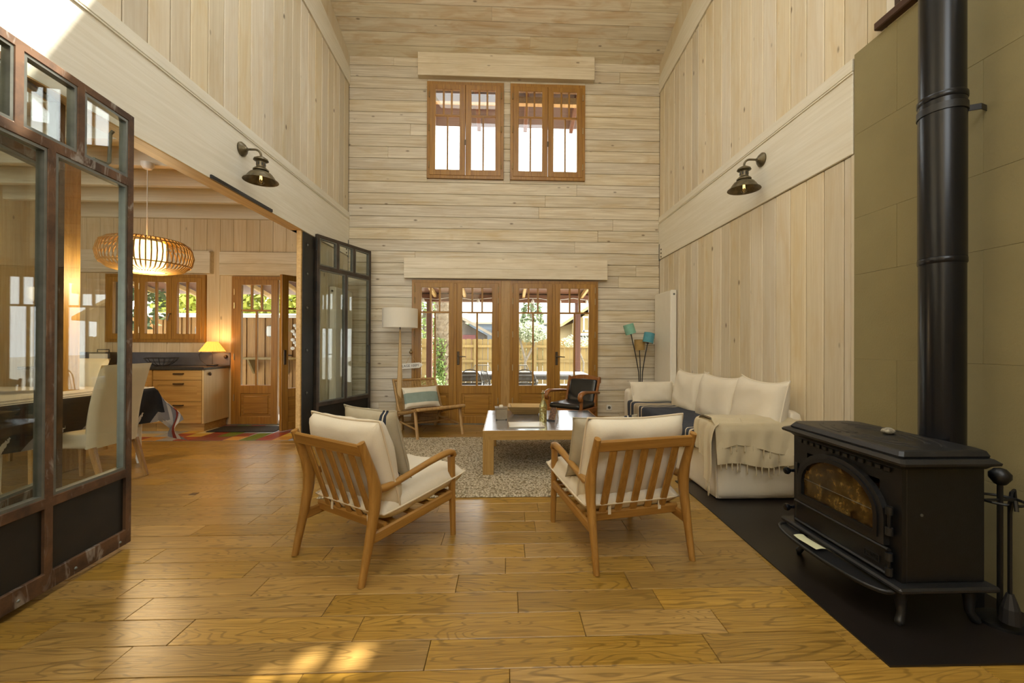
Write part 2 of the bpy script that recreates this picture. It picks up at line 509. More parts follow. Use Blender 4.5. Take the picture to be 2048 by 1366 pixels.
M['zinc'] = zinc_mat()
M['rattan'] = plain('woven rattan', (.52, .33, .12), .5, var=.2, vs=30, col2=(.36, .20, .06))
M['teak2'] = wood('reclaimed teak', (.30, .17, .06), (.46, .28, .10), 'z', .5, rand=.08)
M['leather'] = plain('black leather', (.010, .011, .011), .28, 0, var=.3, vs=9, bump=.12, bs=200, spec=.6)
M['mahog'] = wood('red brown varnished chair wood', (.20, .07, .015), (.34, .135, .032), 'z', .3, rand=.05, spec=.6)
M['shade'] = fabric('cream lampshade linen', (.74, .68, .55))
M['mint'] = plain('mint green velvet', (.24, .50, .37), .7, var=.1, vs=20)
M['teal'] = plain('teal blue velvet', (.085, .30, .36), .7, var=.1, vs=20)
M['amber'] = plain('ochre lampshade', (.42, .27, .09), .7, var=.1, vs=20)
M['cream_p'] = plain('cream upholstery', (.66, .58, .40), .55, var=.05, vs=6, bump=.1, bs=60)
M['pine_k'] = wood('pine kitchen front', (.44, .26, .075), (.58, .375, .13), 'x', .4, rand=.06, knots=.5)
M['counter'] = plain('dark stone worktop', (.045, .043, .042), .22, 0, var=.2, vs=60)
M['splash'] = plain('slate grey backsplash', (.12, .12, .13), .35, 0, var=.15, vs=5)

# ------------------------------------------------------------------ plank helper
def plank(x0, x1, y0, y1, z0, z1, mat, parent, name='board', ch=.004):
    c = ((x0 + x1) / 2, (y0 + y1) / 2, (z0 + z1) / 2)
    return MB().box(x0, x1, y0, y1, z0, z1, ch).build(name, mat, parent, loc=c)
def minus(a, b, cuts):
    """interval a..b without the cuts"""
    out = [(a, b)]
    for c, d in cuts:
        nxt = []
        for p, q in out:
            if d <= p or c >= q: nxt.append((p, q)); continue
            if c > p: nxt.append((p, c))
            if d < q: nxt.append((d, q))
        out = nxt
    return [(p, q) for p, q in out if q - p > .012]

# ================================================================== THE SETTING
S = 'structure'
DOOR = (-1.396, 1.402, 0.0, 2.157)
W1 = (-1.188, -.039, 3.685, 5.137)
W2 = (.061, 1.196, 3.685, 5.137)
KW = (-5.807, -4.402, 1.206, 2.20)
KD = (-4.014, -2.66, 0.0, 2.18)

# ---- floor
TILE_Y = 5.283
fl = tag(MB().box(XK, XR + .1, YR, YB + .18, -.10, -.020).build('floor', M['back_dark']), 'wide oiled oak plank floor running through both rooms', None, None, S)
row = 1.232 - .16 * 2
ri = 0
while row < YB - .01:
    y0, y1 = row + .0012, min(row + .16, YB) - .0012
    xs0 = XK if row + .08 < TILE_Y else XL + .05
    if row + .16 > TILE_Y and row < TILE_Y: y1 = min(y1, TILE_Y)
    x = xs0 - rnd.uniform(0, .9)
    while x < XR:
        ln = rnd.choice((.62, .8, .95, 1.1, 1.25)) * rnd.uniform(.9, 1.1)
        a, b_ = max(x, xs0), min(x + ln, XR)
        vis = b_ - a > .04 and abs((a + b_) / 2) < 1.25 * (y1 + .3) + .5
        if vis: plank(a + .001, b_ - .001, y0, y1, -.020, 0.0 + rnd.uniform(-.0007, .0005), M['floor'], fl, 'plank', .0018)
        x += ln
    row += .16; ri += 1
plank(XK, XR, YR, 1.232 - .32, -.02, 0, M['floor'], fl, 'plank', .002)
# kitchen tiles
TC = {'yellow': (.72, .47, .08), 'red': (.36, .05, .03), 'cream': (.74, .60, .33), 'grey': (.36, .38, .42), 'green': (.13, .19, .02), 'maroon': (.25, .06, .04), 'blue': (.45, .54, .64), 'orange': (.62, .30, .06)}
TM = {k: plain('glazed floor tile ' + k, c, .3, var=.06, vs=10, rand=.05) for k, c in TC.items()}
tk = list(TC)
tf = tag(MB().box(XK, XL + .05, TILE_Y, YB + .1, -.020, -.006).build('floor_tiles', plain('cement joint', (.35, .30, .24), .9)), 'multicoloured square floor tiles along the kitchen units', None, None, S)
for i in range(21):
    for j in range(5):
        x1 = XL + .05 - i * .2; y0 = TILE_Y + j * .2
        if x1 - .2 < -5.9: continue
        col = tk[(i * 3 + j * 5 + (i * j) % 4 + rnd.choice((0, 0, 1, 3))) % len(tk)]
        plank(x1 - .198, x1 - .002, y0 + .002, y0 + .198, -.012, -.001, TM[col], tf, 'tile', .002)

# ---- back wall of the living room
def wall_map_y(y): return lambda u, v, w: (u, y + w, v)
wb = MB().plate(XL - .15, XR + .15, -.1, zroof(YB) + .1, [DOOR, W1, W2], .02, .20, wall_map_y(YB)).build('wall_back', M['back_dark'])
tag(wb, 'tall back wall clad in whitewashed horizontal boards', None, None, S)
z = -.02; k = 0
while z < zroof(YB):
    z0, z1 = z + .0022, z + .1718
    mid = (z0 + z1) / 2
    parts = [(XL, XR, z0, z1)]
    for hX0, hX1, hZ0, hZ1 in (DOOR, W1, W2):
        nxt = []
        for a, b_, c, d in parts:
            if hZ1 <= c or hZ0 >= d or hX1 <= a or hX0 >= b_: nxt.append((a, b_, c, d)); continue
            if hX0 > a: nxt.append((a, hX0, c, d))
            if hX1 < b_: nxt.append((hX1, b_, c, d))
            if hZ0 > c + .015: nxt.append((max(a, hX0), min(b_, hX1), c, hZ0))
            if hZ1 < d - .015: nxt.append((max(a, hX0), min(b_, hX1), hZ1, d))
        parts = nxt
    jx = rnd.uniform(-1.9, 2.0)
    for a, b_, c, d in parts:
        if a + .25 < jx < b_ - .25:
            plank(a, jx - .0008, YB, YB + .02, c, d, M['wash_x'], wb)
            plank(jx + .0008, b_, YB, YB + .02, c, d, M['wash_x'], wb)
        elif b_ - a > .02: plank(a, b_, YB, YB + .02, c, d, M['wash_x'], wb)
    z += .174; k += 1

# ---- ceiling: sloped boards, with unseen roof openings added nearer the camera
ROOF_HOLES = [(-1.6, -.2, 2.3, 4.04), (-1.3, 1.3, -1.9, .5)]  # unseen: one placed by the wall sun patch, one added for daylight
for px, py, sx, sy in ((-.855, 1.555, .05, .09), (-.735, 1.615, .085, .11), (-.568, 1.63, .11, .125)):  # unseen roof slots added to cast the small sun patches on the floor
    # up along the sun to the roof plane
    t = (zroof(0) - .36 * py) / (1 + .36 * SUN.y)
    hx, hy = px + SUN.x * t, py + SUN.y * t
    ROOF_HOLES.append((hx - sx / 2, hx + sx / 2, hy - sy / 2, hy + sy / 2))
ce = MB().plate(XL - .2, XR + .2, YR - .2, YB + .2, ROOF_HOLES, .018, .05, lambda u, v, w: (u, v, zroof(v) + w)).build('ceiling', M['back_dark'])
tag(ce, 'sloping ceiling of wide whitewashed boards', None, None, S)
cs = math.cos(math.atan(.36))
y = YB
first = True
while y > 4.9:
    dy = .185 * cs
    ya, yb_ = y - dy + .008, y
    xs = [XL] + sorted(rnd.sample([-1.6, -.9, -.2, .5, 1.1, 1.7], 1 + (rnd.random() < .4))) + [XR]
    xs = [v + (rnd.uniform(-.2, .2) if 0 < i < len(xs) - 1 else 0) for i, v in enumerate(xs)]
    for a, b_ in zip(xs, xs[1:]):
        c = Vector(((a + b_) / 2, (ya + yb_) / 2, zroof((ya + yb_) / 2)))
        MB().prism([(ya, zroof(ya)), (yb_, zroof(yb_)), (yb_, zroof(yb_) + .018), (ya, zroof(ya) + .018)], a + .001, b_ - .001, 'x').build('board', M['wash_ceil'], ce, loc=c)
    y -= dy
holes_in = [(h[0], h[1], h[2], h[3]) for h in ROOF_HOLES]
MB().plate(XL, XR, YR, y, holes_in, 0, .018, lambda u, v, w: (u, v, zroof(v) + w)).build('ceiling_field', M['wash_ceil'], ce)
for a, b_, c, d in ROOF_HOLES[:2]:  # rims around the two larger added roof openings
    MB().plate(a - .06, b_ + .06, c - .06, d + .06, [(a, b_, c, d)], .0, .16, lambda u, v, w: (u, v, zroof(v) + w)).build('added_roof_window_frame', M['white'], ce)

# ---- long side walls: beams, boards above, boards below
def side_wall(x, s, name, label, openings_low, y_low0, beam_label):
    """s = +1: wall to the right of x, -1: to the left"""
    xo = x + s * .02
    bk = MB()
    bk.plate(YR, YB + .02, -.1, 5.45, openings_low, .0, .11, lambda u, v, w: (xo + s * w, u, v))
    bk.prism([(YR, 5.45), (YB + .02, 5.45), (YB + .02, zroof(YB + .02)), (YR, zroof(YR))], xo, xo + s * .11, 'x')
    w = tag(bk.build(name, M['back_dark']), label, None, None, S)
    return w
wl = side_wall(XL, -1, 'wall_left', 'left wall of upright whitewashed boards above a white beam', [(1.60, 5.17, -.2, ZB)], 0, '')
wr = side_wall(XR, 1, 'wall_right', 'right wall of upright whitewashed boards with a white beam', [(.9, 2.475, 3.235, 4.6)], 0, '')
def lower_rake(yc): return 5.06 + .06 * (YB - yc)
def boards_v(x, s, ya, yb_, z0, z1fn, parent, wd=.183, keep=None):
    y = yb_
    while y > ya + .01:
        y0 = max(y - wd, ya)
        z1 = z1fn((y + y0) / 2)
        plank(x, x + s * .02, y0 + .0032, y - .0032, z0, z1, M['wash_z'], parent, 'board', .006)
        y -= wd
boards_v(XL, -1, .6, YB, ZG + .085, lambda y: lower_rake(y) if y > 3.2 else zroof(y), wl)
boards_v(XR, 1, 2.475, YB, ZG + .075, lambda y: lower_rake(y) if y > 3.2 else zroof(y), wr)
boards_v(XR, 1, 2.74, YB, .11, lambda y: ZB - .004, wr)
boards_v(XL, -1, 5.17, YB, .11, lambda y: ZB - .004, wl)
MB().plate(.6, 2.475, 3.17, zroof(1.5), [(.9, 2.44, 3.235, 4.6)], 0, .02, lambda u, v, w: (XR + w, u, v)).build('board_field', M['wash_z'], wr)
MB().box(XR, XR + .02, YR, .6, 3.17, 7.4).build('board_field', M['wash_z'], wr)
MB().box(XL - .02, XL, YR, .6, 3.1, 7.4).build('board_field', M['wash_z'], wl)
MB().box(XL - .02, XL, YR, 1.60, .0, ZB).build('board_field', M['wash_z'], wl)
# rake boards under the ceiling
for x, s, par in ((XL, -1, wl), (XR, 1, wr)):
    for (fa, fb) in ((0.0, .52), (.53, 1.0)):
        def zz(y, f): return lower_rake(y) + (zroof(y) - lower_rake(y)) * f
        c = Vector((x, 4.8, 5.6))
        MB().prism([(YB - .001, zz(YB, fa) + .003), (3.2, zz(3.2, fa) + .003), (3.2, zz(3.2, fb)), (YB - .001, zz(YB, fb))], x - s * .016 * (1 if fa == 0 else .3), x + s * .02, 'x').build('rake_board', M['wash_z'] if fa else M['beam_y'], par, loc=c)
# beams
def beam(x, s, y0, y1, name, label, thick):
    b = MB().box(x - s * .012, x + s * thick, y0, y1, ZB, ZG, .005).build(name, M['beam_y'], None, loc=(x, (y0 + y1) / 2, (ZB + ZG) / 2))
    tag(b, label, None, None, S)
    L0 = Vector(b.location)
    for z0, z1, d in ((ZG - .022, ZG - .012, .020), (ZG + .0, ZG + .085, .015)):
        MB().box(x - s * d - (0), x + s * .02, y0, y1, z0, z1, .003).build('moulding', M['beam_y'], b, loc=L0).location = (0, 0, 0)
    return b
bl = beam(XL, -1, .5, YB, 'trim_1', 'long white glazed beam over the kitchen opening', .13)
br = beam(XR, 1, 2.72, YB, 'trim_2', 'long white glazed beam above the sofa', .05)
MB().box(XL + .011, XL - .129, .5, 4.86, ZB - .004, ZB + .01, .002).build('soffit', M['raw'], bl, loc=bl.location).location = (0, 0, 0)
# corner post caps with bolts where the beams meet the back wall
for x, s, par, nm in ((XL, 1, bl, 'l'), (XR, -1, br, 'r')):
    for q in range(3):
        zc = 2.66 - q * .055 - .02
        MB().lathe([(.001, 0), (.012, 0), (.012, .006), (.006, .010), (.001, .010)], 10, Matrix.Translation((x + s * .013, 6.17, zc)) @ Matrix.Rotation(s * PI / 2, 4, 'Y')).build('bolt', M['handle'], par, loc=par.location).location = (0, 0, 0)
    MB().box(x + s * .004, x + s * .016, 6.235, 6.265, ZB - .02, 2.74, .002).build('steel_strap', M['bead'], par, loc=par.location).location = (0, 0, 0)

# edge strip at the end of the right-hand boards, and the plastered stretch of wall behind the stove
t = plank(XR - .004, XR + .02, 2.706, 2.74, .0, ZB - .004, M['wash_z'], None, 'trim_3', .003); tag(t, 'upright whitewashed edge strip between boards and plaster', None, None, S)
wp = MB().box(XR - .004, XR + .1, YR, 2.706, 0, 3.17).build('wall_plaster', M['joint']); tag(wp, 'beige plastered stretch of wall behind the stove', None, None, S)
zr = [0, .55, 1.12, 1.68, 2.06, 2.62, 3.17]
for i in range(6):
    ys = [2.706, 2.40 - .0 * i, 1.55, .4] if i % 2 else [2.706, 1.95, 1.1, .4]
    for a, b_ in zip(ys, ys[1:]):
        plank(XR - .012, XR, b_ + .0004, a - .0004, zr[i] + .0004, zr[i + 1] - .0004, M['plaster'], wp, 'plaster_block', .0012)

# wooden mullioned window with dark sill, high on the right wall
win5 = thing('window_5', 'small white framed window with dark sill above the stove pipe', None, (XR, 1.69, 3.235), 0, None, S)
for y0, y1, z0, z1 in ((-.79, -.72, 0, 1.36), (.72, .785, 0, 1.36), (-.72, .72, 0, .07), (-.72, .72, 1.29, 1.36), (-.03, .03, .07, 1.29)):
    MB().box(-.01, .07, y0, y1, z0, z1, .004).build('frame', M['white'], win5)
MB().box(-.05, .06, -.85, .83, -.05, -.0, .006).build('window_sill', plain('dark stained sill', (.07, .03, .015), .4), win5)
for y0, y1 in ((-.72, -.03), (.03, .72)):
    MB().box(.03, .036, y0, y1, .07, 1.29).build('pane', M['glass'], win5)
MB().box(-.02, .0, .69, .72, .0, 1.3, .002).build('frame_bead', plain('dark brown bead', (.06, .03, .015), .5), win5)

# rear wall behind the camera, with a high opening added for daylight
wre = MB().plate(XL - .2, XR + .2, -.1, 8.8, [(-1.1, 1.1, 3.7, 6.3)], 0, .18, lambda u, v, w: (u, YR - w, v)).build('wall_rear', M['wash_z']); tag(wre, 'whitewashed rear wall with an added high opening for daylight', None, None, S)

# ---- kitchen shell
wk = MB().plate(XK - .1, XL - .15, -.1, 3.4, [KW, KD], .02, .20, wall_map_y(YB)).build('wall_kitchen_back', M['back_dark']); tag(wk, 'kitchen wall of upright pale boards around window and door', None, None, S)
M['wash_k'] = wood('kitchen wall board', (.58, .44, .25), (.70, .57, .36), 'z', .55, rand=.06, knots=.5, blotch=(.60, .42, .2), blot_amt=.4)
x = XL - .15
while x > XK:
    x0, x1 = max(x - .19, XK) + .0015, x - .0015
    for a, b_ in minus(0.0, 3.22, [(h[2], h[3]) for h in (KW, KD) if h[0] < (x0 + x1) / 2 < h[1]]):
        plank(x0, x1, YB, YB + .02, a, b_, M['wash_k'], wk, 'board', .003)
    x -= .19
wk2 = MB().plate(YR, YB + .2, -.1, 3.4, [(-2.4, -.6, .6, 2.7)], 0, .15, lambda u, v, w: (XK - w, u, v)).build('wall_kitchen_left', M['wash_k']); tag(wk2, 'far kitchen wall of pale boards', None, None, S)  # unseen window opening added to brighten the kitchen
wk3 = MB().plate(XK - .1, XL - .13, -.1, 3.4, [(-6.2, -2.7, .5, 2.8)], 0, .15, lambda u, v, w: (u, YR - w, v)).build('wall_kitchen_front', M['wash_k']); tag(wk3, 'pale kitchen end wall', None, None, S)  # wide unseen opening added for daylight in the kitchen
kc = MB().box(XK - .1, XL - .13, YR - .1, YB + .1, 3.24, 3.32).build('ceiling_kitchen', M['beam_x']); tag(kc, 'pale board ceiling of the kitchen', None, None, S)
for i in range(9):
    yj = 5.64 - i * .57
    plank(XK, XL - .13, yj - .035, yj + .035, 3.05, 3.24, M['beam_x'], kc, 'joist', .004)
plank(XK, XL - .13, YB - .06, YB - .002, 3.02, 3.24, M['beam_x'], kc, 'wall_beam', .004)
post = plank(-4.27, -4.06, 3.95, 4.13, 0, 3.05, wood('amber timber post', (.30, .16, .03), (.46, .27, .06), 'z', .45, knots=.8, rings=.2), None, 'trim_4', .008); tag(post, 'amber timber post rising behind the steel glass door', None, None, S)

# post at the end of the opening: amber jamb with bolted steel plate
jp = plank(XL - .055, XL - .001, 4.86, 5.165, 0, ZB, M['raw'], None, 'trim_5', .004); tag(jp, 'amber timber jamb with bolted black steel plate', None, None, S)
sp = MB().box(XL - .001, XL + .012, 4.885, 5.165, 0.0, ZB - .01, .002).build('steel_plate', M['steel_d'], jp, loc=jp.location); sp.location = (0, 0, 0)
for zb in (.12, .62, 1.12, 1.62, 2.02, 2.36):
    b_ = MB().lathe([(.001, 0), (.016, 0), (.016, .005), (.009, .012), (.001, .013)], 10, Matrix.Translation((XL + .012, 4.98, zb)) @ Matrix.Rotation(PI / 2, 4, 'Y')).build('bolt', M['bead'], jp, loc=jp.location); b_.location = (0, 0, 0)
    q = MB().box(XL + .012, XL + .015, 4.955, 5.005, zb - .025, zb + .025).build('washer', M['steel_d'], jp, loc=jp.location); q.location = (0, 0, 0)

# ---- baseboards
for nm, x0, x1 in (('baseboard_back', XL, DOOR[0]), ('baseboard_back', DOOR[1], XR)):
    tag(plank(x0, x1, YB - .02, YB - .001, 0, .112, M['base'], None, nm, .004), 'oak baseboard ' + ('left' if x0 < 0 else 'right') + ' of the glazed doors', None, None, S)
tag(plank(XR - .02, XR - .001, 2.74, YB - .02, 0, .112, M['teak_y'], None, 'baseboard_right', .004), 'oak baseboard behind the sofa', None, None, S)
tag(plank(XL + .001, XL + .02, 5.17, YB - .02, 0, .112, M['teak_y'], None, 'baseboard_left', .004), 'oak baseboard behind the far steel door', None, None, S)

# ------------------------------------------------------------------ joinery
def sash(parent, x0, x1, z0, z1, yc=0.0, th=.05, st=.075, top=.075, bot=.09, transom=None, upper=3, lower=2, panel=0.0, mun=.026, M0=None, rail=.1):
    """one casement or door leaf in the xz plane: frame > muntins and panes"""
    ya, yb_ = yc - th / 2, yc + th / 2
    c = ((x0 + x1) / 2, yc, (z0 + z1) / 2)
    gz0 = z0 + bot + (panel + rail if panel else 0)
    holes = [(x0 + st, x1 - st, gz0, z1 - top)]
    if panel: holes.append((x0 + st, x1 - st, z0 + bot, z0 + bot + panel))
    f = MB().plate(x0, x1, z0, z1, holes, ya, yb_, lambda u, v, w: (u, w, v)).build('sash', M['jw_z'], parent, loc=c)
    bv = f.modifiers.new('bevel', 'BEVEL'); bv.width = .004; bv.segments = 1; bv.limit_method = 'ANGLE'
    def sub(mb, nm, mat):
        o = mb.build(nm, mat, f, loc=c); o.location = (0, 0, 0); return o
    gx0, gx1, gz1 = x0 + st, x1 - st, z1 - top
    cells = []
    if transom:
        sub(MB().box(gx0, gx1, ya + .008, yb_ - .008, transom - mun / 2, transom + mun / 2, .003), 'muntin', M['jw_x'])
        rows = [(transom + mun / 2, gz1, upper), (gz0, transom - mun / 2, lower)]
    else: rows = [(gz0, gz1, lower)]
    for a, b_, n in rows:
        wcell = (gx1 - gx0) / n
        for i in range(1, n):
            xm = gx0 + wcell * i
            sub(MB().box(xm - mun / 2, xm + mun / 2, ya + .008, yb_ - .008, a, b_, .003), 'muntin', M['jw_z'])
        for i in range(n):
            sub(MB().box(gx0 + wcell * i, gx0 + wcell * (i + 1), yc - .002, yc + .002, a, b_), 'pane', M['glass'])
    if panel:
        a, b_ = z0 + bot, z0 + bot + panel
        sub(MB().box(gx0, gx1, yc - .012, yc + .012, a, b_), 'panel', M['jw_x'])
        sub(MB().box(gx0 + .035, gx1 - .035, ya + .004, yc, a + .035, b_ - .035, .012), 'raised_field', M['jw_x'])
    return f
def hinges(parent, x, zs, y):
    for zz_ in zs:
        MB().tube([(x, y, zz_ - .045), (x, y, zz_ + .045)], .008, 8).build('hinge', M['brass'], parent)
def lever(parent, x, z, y, s=1):
    p = MB().box(x - .018, x + .018, y - .008, y, z - .11, z + .09, .004).build('handle_plate', M['handle'], parent)
    MB().tube([(x, y, z + .02), (x, y - .045, z + .02), (x + s * .02, y - .05, z + .018), (x + s * .12, y - .05, z + .012)], [.009, .009, .009, .007], 8).build('door_handle', M['handle'], parent)
def outer(parent, w, z0, z1, fr=.045, y0=-.035, y1=.06, bottom=True):
    h = [(-w / 2 + fr, w / 2 - fr, (z0 + fr) if bottom else z0 - 1, z1 - fr)]
    return MB().plate(-w / 2, w / 2, z0, z1, h, y0, y1, lambda u, v, w_: (u, w_, v)).build('window_frame', M['jw_z'], parent)

# upper windows
for nm, (x0, x1, z0, z1), lab in (('window_1', W1, 'left upper window with two leaves, high on the back wall'), ('window_2', W2, 'right upper window with two leaves, high on the back wall')):
    cx, w = (x0 + x1) / 2, x1 - x0
    t = thing(nm, lab, None, (cx, YB, 0), 0, None, S)
    outer(t, w, z0, z1, .05)
    for a, b_ in ((-w / 2 + .042, -.002), (.002, w / 2 - .042)):
        sash(t, a, b_, z0 + .045, z1 - .045, -.018, .05, .085, .075, .085, z0 + .945, 3, 2)
    for sx in (-1, 1): hinges(t, sx * (w / 2 - .035), (z0 + .2, z0 + .75, z1 - .2), -.045)
    MB().box(-.012, .012, -.05, -.043, z0 + .50, z0 + .58, .003).build('espagnolette', M['handle'], t)
# glazed doors to the terrace
dz1 = DOOR[3]
door1 = thing('door_1', 'pair of tall glazed doors left of the middle post', None, (-.729, YB, 0), 0, None, S)
door2 = thing('door_2', 'pair of tall glazed doors right of the middle post', None, (.733, YB, 0), 0, None, S)
for t, off, ws in ((door1, -.729, (-.667, .667)), (door2, .733, (-.667, .669))):
    MB().plate(ws[0], ws[1], 0, dz1, [(ws[0] + .045, ws[1] - .045, -1, dz1 - .045)], -.04, .06, lambda u, v, w_: (u, w_, v)).build('door_frame', M['jw_z'], t)
    mid = -.747 - off if off < 0 else .728 - off
    for a, b_ in ((ws[0] + .042, mid - .0015), (mid + .0015, ws[1] - .042)):
        sash(t, a, b_, .012, dz1 - .04, -.02, .052, .098, .075, .11, 1.675, 3, 2, panel=.34, rail=.12)
    MB().box(mid - .022, mid + .022, -.056, -.046, .02, dz1 - .05, .005).build('cover_strip', M['jw_z'], t)
    lever(t, mid + .045, 1.0, -.047, 1)
    for hx in (ws[0] + .045, ws[1] - .045): hinges(t, hx, (.35, .85, 1.35, 1.85, 2.02), -.05)
    MB().box(ws[0], ws[1], -.05, .06, 0, .012, .002).build('threshold', M['bead'], t)
pm = plank(-.064, .068, YB - .045, YB + .07, 0, dz1, M['post_l'], None, 'trim_6', .004); tag(pm, 'light oak middle post between the two pairs of glazed doors', None, None, S)
# shutter boxes
def shutter_box(nm, lab, x0, x1, zs, proj, mat=None, cuts=()):
    y0 = YB - proj
    b = tag(MB().box(x0, x1, y0 + .012, YB - .001, zs[0], zs[-1]).build(nm, M['box_x']), lab, None, None, S)
    for a, c in zip(zs, zs[1:]):
        plank(x0, x1, y0, y0 + .014, a + .0006, c - .0006, mat or M['box_x'], b, 'board', .003)
shutter_box('trim_7', 'projecting boarded shutter box over the upper windows', -1.315, 1.325, [5.185, 5.36, 5.53], .10)
shutter_box('trim_8', 'projecting boarded shutter box over the terrace doors', -1.505, 1.535, [2.175, 2.32, 2.475], .09)
shutter_box('trim_9', 'boarded shutter box over the kitchen window', -6.2, -4.30, [2.215, 2.38, 2.54], .08)
shutter_box('trim_10', 'boarded shutter box over the kitchen door', -4.17, -2.55, [2.19, 2.36, 2.53], .08)
# kitchen window: three casements
t = thing('window_3', 'three part wooden kitchen window above the worktop', None, ((KW[0] + KW[1]) / 2, YB, 0), 0, None, S)
kw = KW[1] - KW[0]
outer(t, kw, KW[2], KW[3], .05)
ed = [-kw / 2 + .04, -kw / 2 + .49, -kw / 2 + .94, kw / 2 - .04]
for a, b_ in zip(ed, ed[1:]):
    sash(t, a + .002, b_ - .002, KW[2] + .045, KW[3] - .045, -.02, .05, .075, .07, .08, None, 0, 2)
hinges(t, ed[1], (KW[2] + .18, KW[3] - .18), -.05)
MB().tube([(ed[2], -.05, 1.62), (ed[2] + .0, -.085, 1.62), (ed[2] - .02, -.09, 1.52)], .009, 8).build('handle', M['handle'], t)
# kitchen door: fixed leaf and open leaf
t = thing('door_3', 'closed glazed leaf of the kitchen garden door', None, (KD[0], YB, 0), 0, None, S)
MB().plate(0, KD[1] - KD[0], 0, KD[3], [(.05, KD[1] - KD[0] - .05, -1, KD[3] - .05)], -.04, .07, lambda u, v, w_: (u, w_, v)).build('door_frame', M['jw_z'], t)
sash(t, .045, .665, .012, KD[3] - .045, -.02, .052, .095, .08, .11, 1.68, 3, 2, panel=.34, rail=.12)
hinges(t, .045, (.4, 1.0, 1.75, 1.95), -.05)
MB().box(0, KD[1] - KD[0], -.05, .1, -.005, .012, .002).build('threshold', M['bead'], t)
p_free = Vector((-2.98, 5.83)); p_h = Vector((-2.72, 6.245))
t = thing('door_4', 'open glazed leaf of the kitchen garden door', None, (p_h.x, p_h.y, 0), math.atan2(p_free.y - p_h.y, p_free.x - p_h.x), None, S)
sash(t, 0, .60, .012, KD[3] - .045, 0, .052, .095, .08, .11, 1.68, 3, 2, panel=.34, rail=.12)
lever(t, .555, 1.02, .034, -1)

# ---- steel framed glass leaves between living room and kitchen
def steel_leaf(name, label, p, q, panels, handle=None, mat=None):
    """leaf from p to q (floor plan), hinge at p"""
    p = Vector(p); q = Vector(q); W = (q - p).length
    t = thing(name, label, 'door', (p.x, p.y, 0), math.atan2(q.y - p.y, q.x - p.x))
    sm = mat or M['steel']
    h = .022
    zb, zp, zt, ztop = .03, .42, 2.12, 2.545
    st = .042; r = .05
    holes = [(st, W / 2 - .02, zp + r, zt), (W / 2 + .02, W - st, zp + r, zt)]
    third = (W - 2 * st) / 3
    tops = []
    for i in range(3):
        a = st + third * i + (0 if i == 0 else .021); b_ = st + third * (i + 1) - (0 if i == 2 else .021)
        tops.append((a, b_, zt + r, ztop - .042))
    holes += tops
    lows = [(st, W / 2 - .02, zb + .085, zp), (W / 2 + .02, W - st, zb + .085, zp)] if panels == 2 else [(st, W - st, zb + .03, zp)]
    holes += lows
    f = MB().plate(0, W, zb, ztop, holes, -h, h, lambda u, v, w: (u, w, v)).build('steel_frame', sm, t)
    bv = f.modifiers.new('bevel', 'BEVEL'); bv.width = .003; bv.segments = 1; bv.limit_method = 'ANGLE'
    for hx0, hx1, hz0, hz1 in holes[:5]:
        MB().plate(hx0, hx1, hz0, hz1, [(hx0 + .014, hx1 - .014, hz0 + .014, hz1 - .014)], -.018, .018, lambda u, v, w: (u, w, v)).build('glazing_bead', M['bead'], f)
        MB().box(hx0, hx1, -.003, .003, hz0, hz1).build('pane', M['dglass'], f)
    for hx0, hx1, hz0, hz1 in lows:
        MB().box(hx0, hx1, -.006, .006, hz0, hz1).build('steel_panel', M['steel_d'], f)
    for i in range(4):
        xx = .08 + (W - .16) * i / 3
        for sy in (-1, 1):
            MB().lathe([(.001, 0), (.008, 0), (.005, .005), (.001, .006)], 8, Matrix.Translation((xx, sy * h, zb + .03)) @ Matrix.Rotation(-sy * PI / 2, 4, 'X')).build('rivet', M['bead'], f)
    for zz_ in (.25, 1.9, 2.4):
        MB().tube([(-.008, -h, zz_ - .06), (-.008, -h, zz_ + .06)], .011, 8).build('hinge', M['steel_d'], f)
    if handle:
        hx, sy = handle
        MB().tube([(hx, sy * h, 1.17), (hx, sy * .06, 1.17), (hx, sy * .06, .93), (hx, sy * h, .93)], .009, 8).build('pull_handle', M['black'], f)
    return t
steel_leaf('steel_glass_door', 'dark steel glass door folded open beside the tall floor lamp', (-2.325, 5.175), (-1.975, 6.12), 1, (.93, -1), M['steel_m'])
near = steel_leaf('steel_glass_door', 'large rusty steel glass door standing open in the left foreground', (-2.138, 1.572), (-2.23, 2.547), 2)
MB().tube([(.90, .03, 2.42), (.90, .045, 2.40), (.90, .05, 2.24), (.885, .05, 2.222), (.80, .05, 2.215)], .009, 8).build('bolt_rod', M['bead'], near)
steel_leaf('steel_glass_door', 'second rusty steel glass door folded behind the foreground one', (-2.20, 1.40), (-2.435, 2.36), 2)
# black rail fixed on the beam
tag(MB().box(XL + .012, XL + .03, 3.36, 4.22, 2.505, 2.535, .003).build('closer_rail', M['black']), 'black metal rail fixed along the left beam edge', 'rail')

